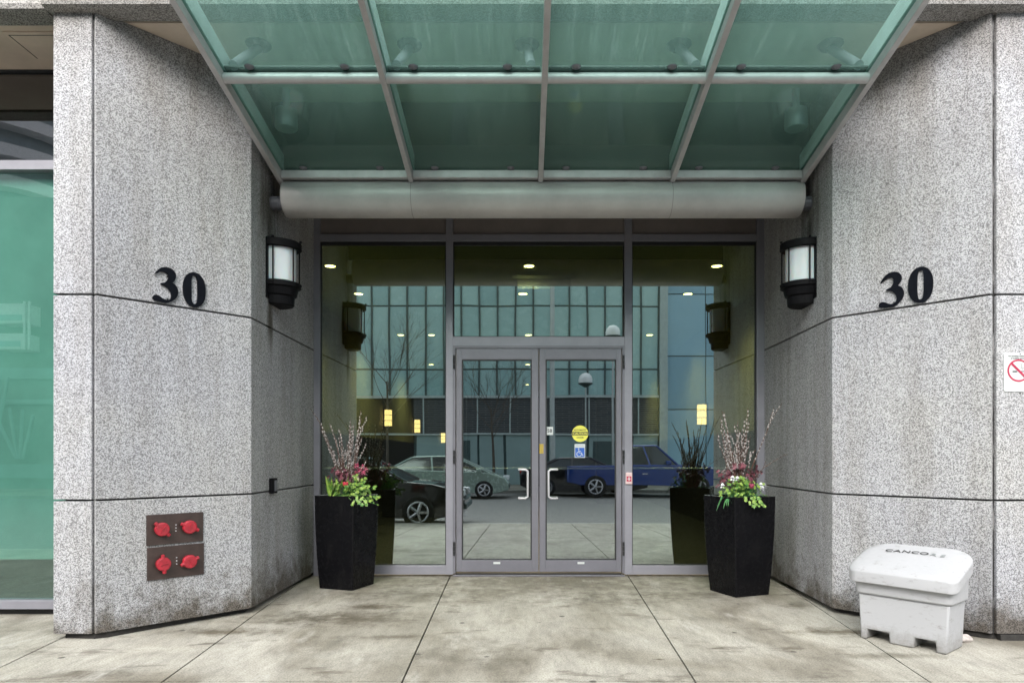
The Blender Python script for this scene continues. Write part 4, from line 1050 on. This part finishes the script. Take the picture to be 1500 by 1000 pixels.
for i in range(nc):
    for j in range(3):
        bm = nb(); box(bm, x0b+i*cw+.03, x0b+(i+1)*cw-.03, YB-.048, YB-.02, zr[j]+.04, zr[j+1]-.04)
        obj('glass_pane', bm, M_cw[(i*3+j*5+(i*i) % 4) % 3], ob)
for i in range(nc+1):
    bm = nb(); box(bm, x0b+i*cw-.04, x0b+i*cw+.04, YB-.05, YB+.05, zr[0], zr[-1]); obj('mullion', bm, M_mul, ob)
bm = nb(); box(bm, x0b, x1b, YB-.04, YB+.12, zr[0]-.10, zr[0]+.02); obj('ledge', bm, M_ledge, ob)
bm = nb(); box(bm, x0b, x1b, YB-.04, YB+.12, mz(635, DB)-.06, mz(635, DB)+.02); obj('ledge', bm, M_ledge, ob)
xg0, xg1 = mx(500, DB), mx(606, DB)
bm = nb(); box(bm, xg1, x1b, YB-.03, YB+.01, mz(635, DB)+.02, zr[0]-.1); obj('brick_band', bm, M_brick, ob)
bm = nb(); box(bm, x0b, xg1, YB-.03, YB+.01, mz(672, DB)-1.5, zr[0]-.1); obj('garage_opening', bm, M_shadow, ob)
for px in (620, 700, 748, 800, 862, 905, 935):
    bm = nb(); x = mx(px, DB); box(bm, x-.03, x+.03, YB-.02, YB+.06, mz(635, DB), zr[0]-.1); obj('pilaster', bm, M_ledge, ob)
for a, b in ((610, 655), (658, 700), (703, 738), (742, 800), (804, 858), (862, 925), (928, 964)):
    bm = nb(); box(bm, mx(a, DB), mx(b, DB), YB-.03, YB+.02, 0, mz(637, DB)); obj('wall_panel', bm, M_pan, ob)
for a, b in ((665, 690), (868, 905)):
    bm = nb(); box(bm, mx(a, DB), mx(b, DB), YB+.02, YB+.04, 0, 2.05); obj('door', bm, M_mul, ob)
# pale blue neighbour on the right
bb_ = thing('blue_panel_building', 'pale blue panelled building across the street, to the right of the green glass one', 'building', (12, YB, 0))
M_bp = [paint('blue_panel_%s' % n_, c, .4, 0, .06, .6) for n_, c in (('light', (.30, .50, .62)), ('deep', (.24, .42, .54)))]
bm = nb(); box(bm, x1b+.02, 30, YB-12, YB-.05, -.1, 12.1); obj('core_wall', bm, M_mul, bb_)
bm = nb(); box(bm, x1b+.03, x1b+.40, YB-.05, YB+.2, 0, 12.15); obj('pilaster', bm, M_ledge, bb_)
zz = [0, mz(600, DB), mz(522, DB), mz(430, DB), 12]
xx = [x1b+.42, x1b+2.2, x1b+4.0, x1b+7, x1b+11, x1b+15, x1b+19, 30]
for i in range(len(xx)-1):
    for j in range(len(zz)-1):
        bm = nb(); box(bm, xx[i]+.02, xx[i+1]-.02, YB-.05, YB-.01, zz[j]+.025, zz[j+1]-.025); obj('wall_panel', bm, M_bp[(i+j) % 2], bb_)
# curved white apartment tower far to the left
tw = thing('apartment_tower', 'distant white apartment tower with curved balconies, mirrored in the green window', 'building', (-56, -62, 0))
bm = nb(); lathe(bm, [(6.5, 0), (6.5, 60)], 28); obj('tower_wall', bm, paint('tower_grey', (.30, .36, .38), .6), tw, world=False)
M_balc = paint('white_balcony', (.72, .74, .75), .6)
for k in range(18):
    bm = nb(); lathe(bm, [(6.5, 0), (8.2, 0), (8.2, 1.2), (8.05, 1.2), (8.05, .2), (6.5, .2)], 28, (0, 0, 3+k*3.1)); obj('balcony', bm, M_balc, tw, world=False)
lb = thing('brick_block', 'low dark block across the street to the left of the green glass building', 'building', (-25, YB, 0))
bm = nb(); box(bm, -40, x0b-.1, YB-10, YB, -.1, 12); obj('wall', bm, paint('teal_grey_render', (.22, .28, .27), .8, 0, .2, .6), lb)
DL = 2*5.8-YB
for a, b, c, d in ((18, 62, 452, 480), (20, 60, 494, 517), (-60, -8, 452, 480), (-60, -8, 494, 517)):
    bm = nb(); box(bm, mx(a, DL), mx(b, DL), YB+.02, YB+.9, mz(d, DL), mz(c, DL), .03); w = obj('balcony', bm, M_balc, lb)
    bm = nb(); box(bm, mx(a+4, DL), mx(b-6, DL), YB+.91, YB+.93, mz(d-4, DL), mz(d-12, DL)); obj('pane', bm, M_cw[0], w)
for px in (62, 69, -4):
    bm = nb(); box(bm, mx(px, DL)-.04, mx(px, DL)+.04, YB+.95, YB+1.03, mz(518, DL), mz(450, DL)); obj('post', bm, M_balc, lb)
for a, b, c, d in ((25, 555, -3, 690), (10, 615, 38, 672), (27, 598, 40, 672), (46, 600, 43, 672), (62, 608, 47, 672)):
    bm = nb(); tube(bm, [(mx(a, DL), YB+.5, mz(b, DL)), (mx(c, DL), YB+.5, mz(d, DL))], .07, 8); obj('brace', bm, M_pan, lb)
for c, d in ((540, 556), (585, 592), (680, 700)):
    bm = nb(); box(bm, -40, x0b-.2, YB+.01, YB+.12, mz(d, DL), mz(c, DL)); obj('ledge', bm, M_pan, lb)
# street lamps
M_pole = paint('galvanised_pole', (.45, .50, .50), .45, .3)
M_globe = paint('white_globe', (.80, .84, .84), .3)
def pole(px, d, h, globe, lab, r=.06):
    x = mx(px, d); y = 2*YW-d
    t = thing('street_lamp', lab, 'street lamp', (x, y, 0), 0, 'street lamps across the road')
    bm = nb(); tube(bm, [(0, 0, 0), (0, 0, .5), (0, 0, h)], [r*1.5, r, r*.75], 12); obj('pole', bm, M_pole, t, True, world=False)
    if globe:
        bm = nb(); lathe(bm, [(.02, .58), (.14, .55), (.25, .45), (.30, .30), (.29, .14)][::-1], 20, (0, 0, h)); obj('globe', bm, M_globe, t, True, world=False)
        bm = nb(); lathe(bm, [(.06, -.05), (.12, 0), (.31, .10), (.31, .14)], 20, (0, 0, h)); obj('globe_collar', bm, M_mul, t, world=False)
    else:
        bm = nb(); tube(bm, [(0, 0, h-.1), (.1, .7, h+.25), (.1, 1.8, h+.4)], [.045, .04, .035], 10); obj('arm', bm, M_pole, t, True, world=False)
        bm = nb(); box(bm, -.05, .25, 1.6, 2.4, h+.33, h+.47, .03); obj('lamp_head', bm, M_pole, t, world=False)
pole(809, 27.4, 9.5, False, 'tall plain street lamp with an arm, mirrored in the right door', .11)
pole(898, 27.6, mz(497, 27.6), True, 'tall globe street lamp, mirrored above the right door', .05)
pole(857, 29.0, mz(566, 29), True, 'shorter globe street lamp, mirrored in the right door', .04)

# bare street trees
M_bark = paint('bare_bark', (.10, .085, .07), .9)
def bare_tree(px, d, H, seed, lab):
    rnd = random.Random(seed); x = mx(px, d); y = 2*YW-d
    t = thing('bare_tree', lab, 'tree', (x, y, 0), 0, 'leafless street trees')
    bt = nb(); bb2 = nb(); lean = rnd.uniform(-.1, .1)
    tr = [Vector((lean*k*.3+rnd.uniform(-.03, .03), 0, H*.62*k/5)) for k in range(6)]
    tube(bt, tr, [.07-.008*k for k in range(6)], 7)
    def br(p, d, L, r, depth):
        q = p+d*L*.5+Vector((rnd.uniform(-.05, .05), rnd.uniform(-.05, .05), 0)); e = p+d*L+Vector((0, 0, .06*L))
        tube(bb2, [p, q, e], [r*.6, r*.45, r*.25], 4, False)
        if depth > 0:
            for _ in range(3):
                nd = (d+Vector((rnd.uniform(-.7, .7), rnd.uniform(-.7, .7), rnd.uniform(-.1, .5)))).normalized(); br(q.lerp(e, rnd.random()), nd, L*.65, r*.55, depth-1)
    for k in range(9):
        a = rnd.uniform(0, 6.28); z = rnd.uniform(.35, .62); p = Vector((lean*z*2, 0, H*z)); br(p, Vector((math.cos(a)*.7, math.sin(a)*.7, .8)).normalized(), H*.26, .028, 3)
    obj('trunk', bt, M_bark, t, True, world=False); obj('branches', bb2, M_bark, t, world=False)
bare_tree(724, 27.3, 5.2, 3, 'thin leafless street tree mirrored in the left door')
bare_tree(566, 27.5, 7.0, 5, 'tall leafless street tree mirrored in the left side window')

# ------------------------------------------------------------------ vehicles
M_tyre = paint('tyre_rubber', (.015, .015, .016), .8)
M_rim = paint('alloy_rim', (.50, .50, .52), .3, .7)
M_carglass = paint('car_glass', (.02, .03, .035), .08, 0, .1, 3, .8)
M_tail = paint('tail_lamp', (.35, .01, .01), .2)
M_head = paint('head_lamp', (.7, .75, .78), .15)
def car(kind, x, y, z, flip, paintm, lab, cat):
    """local +x = front of the vehicle"""
    t = thing(kind, lab, cat, (x, y, z), math.pi if flip else 0)
    if kind == 'parked_pickup':
        L, W = 5.5, 1.95; wb = (-1.75, 1.85); wr_ = .39
        side = [(-2.75, .55), (-2.75, 1.12), (-.65, 1.14), (-.6, 1.16), (1.05, 1.16), (1.2, 1.18), (2.45, 1.10), (2.72, .98), (2.75, .50), (2.3, .42), (-2.3, .45)]
        cab0 = [(-.62, 1.16), (1.15, 1.16)]; cab1 = [(-.45, 1.86), (.45, 1.86)]
    elif kind == 'parked_hatchback':
        L, W = 4.45, 1.74; wb = (-1.35, 1.35); wr_ = .31
        side = [(-2.2, .40), (-2.22, .75), (-2.1, 1.02), (-1.2, .98), (1.2, .93), (1.75, .86), (2.1, .72), (2.22, .55), (2.2, .30), (1.8, .20), (-1.9, .22)]
        cab0 = [(-2.02, .97), (1.55, .90)]; cab1 = [(-1.15, 1.44), (.35, 1.47)]
    else:
        L, W = 4.7, 1.82; wb = (-1.4, 1.4); wr_ = .33
        side = [(-2.32, .40), (-2.35, .80), (-2.2, 1.02), (-1.5, 1.02), (1.0, .96), (1.7, .90), (2.15, .78), (2.34, .58), (2.3, .30), (1.8, .20), (-2.0, .22)]
        cab0 = [(-1.85, 1.0), (1.15, .95)]; cab1 = [(-.95, 1.42), (.2, 1.44)]
    hw_ = W/2
    bm = nb()
    secs = [(-hw_, .92), (-hw_*.985, .98), (-hw_*.9, 1.0), (0, 1.01), (hw_*.9, 1.0), (hw_*.985, .98), (hw_, .92)]
    cxm = 0; czm = .6
    loft(bm, [[Vector((p[0]*s, yy, czm+(p[1]-czm)*(s if p[1] > czm else 1))) for p in side] for yy, s in secs])
    body = obj('body', bm, paintm, t, world=False, bev=.03)
    bm = nb(); tb_ = .80
    v0 = [Vector((cab0[0][0], -hw_*.93, cab0[0][1]-.02)), Vector((cab0[1][0], -hw_*.93, cab0[1][1]-.02)), Vector((cab0[1][0], hw_*.93, cab0[1][1]-.02)), Vector((cab0[0][0], hw_*.93, cab0[0][1]-.02))]
    v1 = [Vector((cab1[0][0], -hw_*.74, cab1[0][1]-.04)), Vector((cab1[1][0], -hw_*.74, cab1[1][1]-.04)), Vector((cab1[1][0], hw_*.74, cab1[1][1]-.04)), Vector((cab1[0][0], hw_*.74, cab1[0][1]-.04))]
    loft(bm, [v0, v1]); obj('window_glass', bm, M_carglass, body, world=False)
    bm = nb(); r0 = [p+Vector(((.06 if i in (1, 2) else -.06), 0, 0)) for i, p in enumerate(v1)]; rt = [Vector((p.x*.9+(cab1[0][0]+cab1[1][0])*.05, p.y*.92, p.z+.05)) for p in v1]
    loft(bm, [r0, rt]); obj('roof', bm, paintm, t, world=False, bev=.02)
    bm = nb()
    for s in (0, 3):
        for i in (0, 1):
            a, b = v0[(i if s == 0 else 3-i)], v1[(i if s == 0 else 3-i)]; tube(bm, [a, b], .04, 6)
    for f in (.45,):
        a = v0[0].lerp(v0[1], f); b = v1[0].lerp(v1[1], f); tube(bm, [a, b], .035, 6); a = v0[3].lerp(v0[2], f); b = v1[3].lerp(v1[2], f); tube(bm, [a, b], .035, 6)
    obj('pillar', bm, paintm, body, world=False)
    for wx in wb:
        for s in (-1, 1):
            wy = s*(hw_-.09)
            bm = nb(); tube(bm, [(wx, wy-.11, wr_), (wx, wy-.09, wr_), (wx, wy+.09, wr_), (wx, wy+.11, wr_)], [wr_*.92, wr_, wr_, wr_*.92], 24); wh = obj('wheel', bm, M_tyre, t, world=False)
            bm = nb(); oy = wy+s*.112
            for k in range(5):
                a = k*1.2566; c, q = math.cos(a), math.sin(a); e = wr_*.62
                tube(bm, [(wx, oy, wr_), (wx+c*e, oy, wr_+q*e)], .035, 5)
            n = 20; tube(bm, [(wx+wr_*.62*math.cos(2*math.pi*k/n), oy, wr_+wr_*.62*math.sin(2*math.pi*k/n)) for k in range(n+1)], .022, 5); obj('rim', bm, M_rim, wh, world=False)
    f_ = L/2
    for s in (-1, 1):
        bm = nb(); box(bm, f_-.25, f_-.02, s*hw_*.62-.16, s*hw_*.62+.16, .64, .78, .03); obj('headlight', bm, M_head, t, world=False)
        bm = nb(); box(bm, -f_-.0, -f_+.2, s*hw_*.72-.14, s*hw_*.72+.14, .78, .95, .03); obj('tail_light', bm, M_tail, t, world=False)
        bm = nb(); box(bm, cab0[1][0]-.45, cab0[1][0]-.27, s*(hw_+.08)-.08, s*(hw_+.08)+.08, cab0[1][1]+.0, cab0[1][1]+.14, .03); obj('wing_mirror', bm, paintm, t, world=False)
    for s in (-1, 1):
        bm = nb(); box(bm, -.10, .10, s*hw_-.01, s*hw_+.01, .82, .85); obj('door_handle', bm, M_rim, t, world=False)
    bm = nb(); box(bm, f_-.1, f_+.02, -hw_*.8, hw_*.8, .38, .50, .03); obj('bumper', bm, M_mul, t, world=False)
    return t
M_silver = paint('silver_green_paint', (.36, .46, .41), .25, .3, .03, 2, coat=.6)
M_blackp = paint('black_car_paint', (.012, .013, .016), .12, .1, .05, 2, coat=1)
M_bluep = paint('blue_car_paint', (.012, .045, .23), .18, .2, .05, 2, coat=1)
M_redp = paint('red_car_paint', (.40, .02, .03), .2, .2, .05, 2, coat=1)
RZ = -.13
car('parked_hatchback', mx(655, 24.2), 2*YW-24.2, RZ, False, M_silver, 'silver green hatchback parked across the road, mirrored in the left door', 'car')
car('parked_sedan', mx(755, 24.2)+2.5, 2*YW-25.6, RZ, False, M_blackp, 'black car behind the blue pickup across the road', 'car')
car('parked_pickup', mx(828, 24.8)+2.75, 2*YW-24.8, RZ, False, M_bluep, 'blue pickup truck parked across the road, mirrored right of the doors', 'pickup truck')
car('parked_hatchback', mx(1060, 24.6)+2.6, 2*YW-24.6, RZ, False, M_redp, 'red hatchback parked across the road beyond the blue pickup', 'car')
car('parked_sedan', -3.55, .62, RZ, False, M_blackp, 'black sedan parked at the near kerb, mirrored left of the doors', 'car')
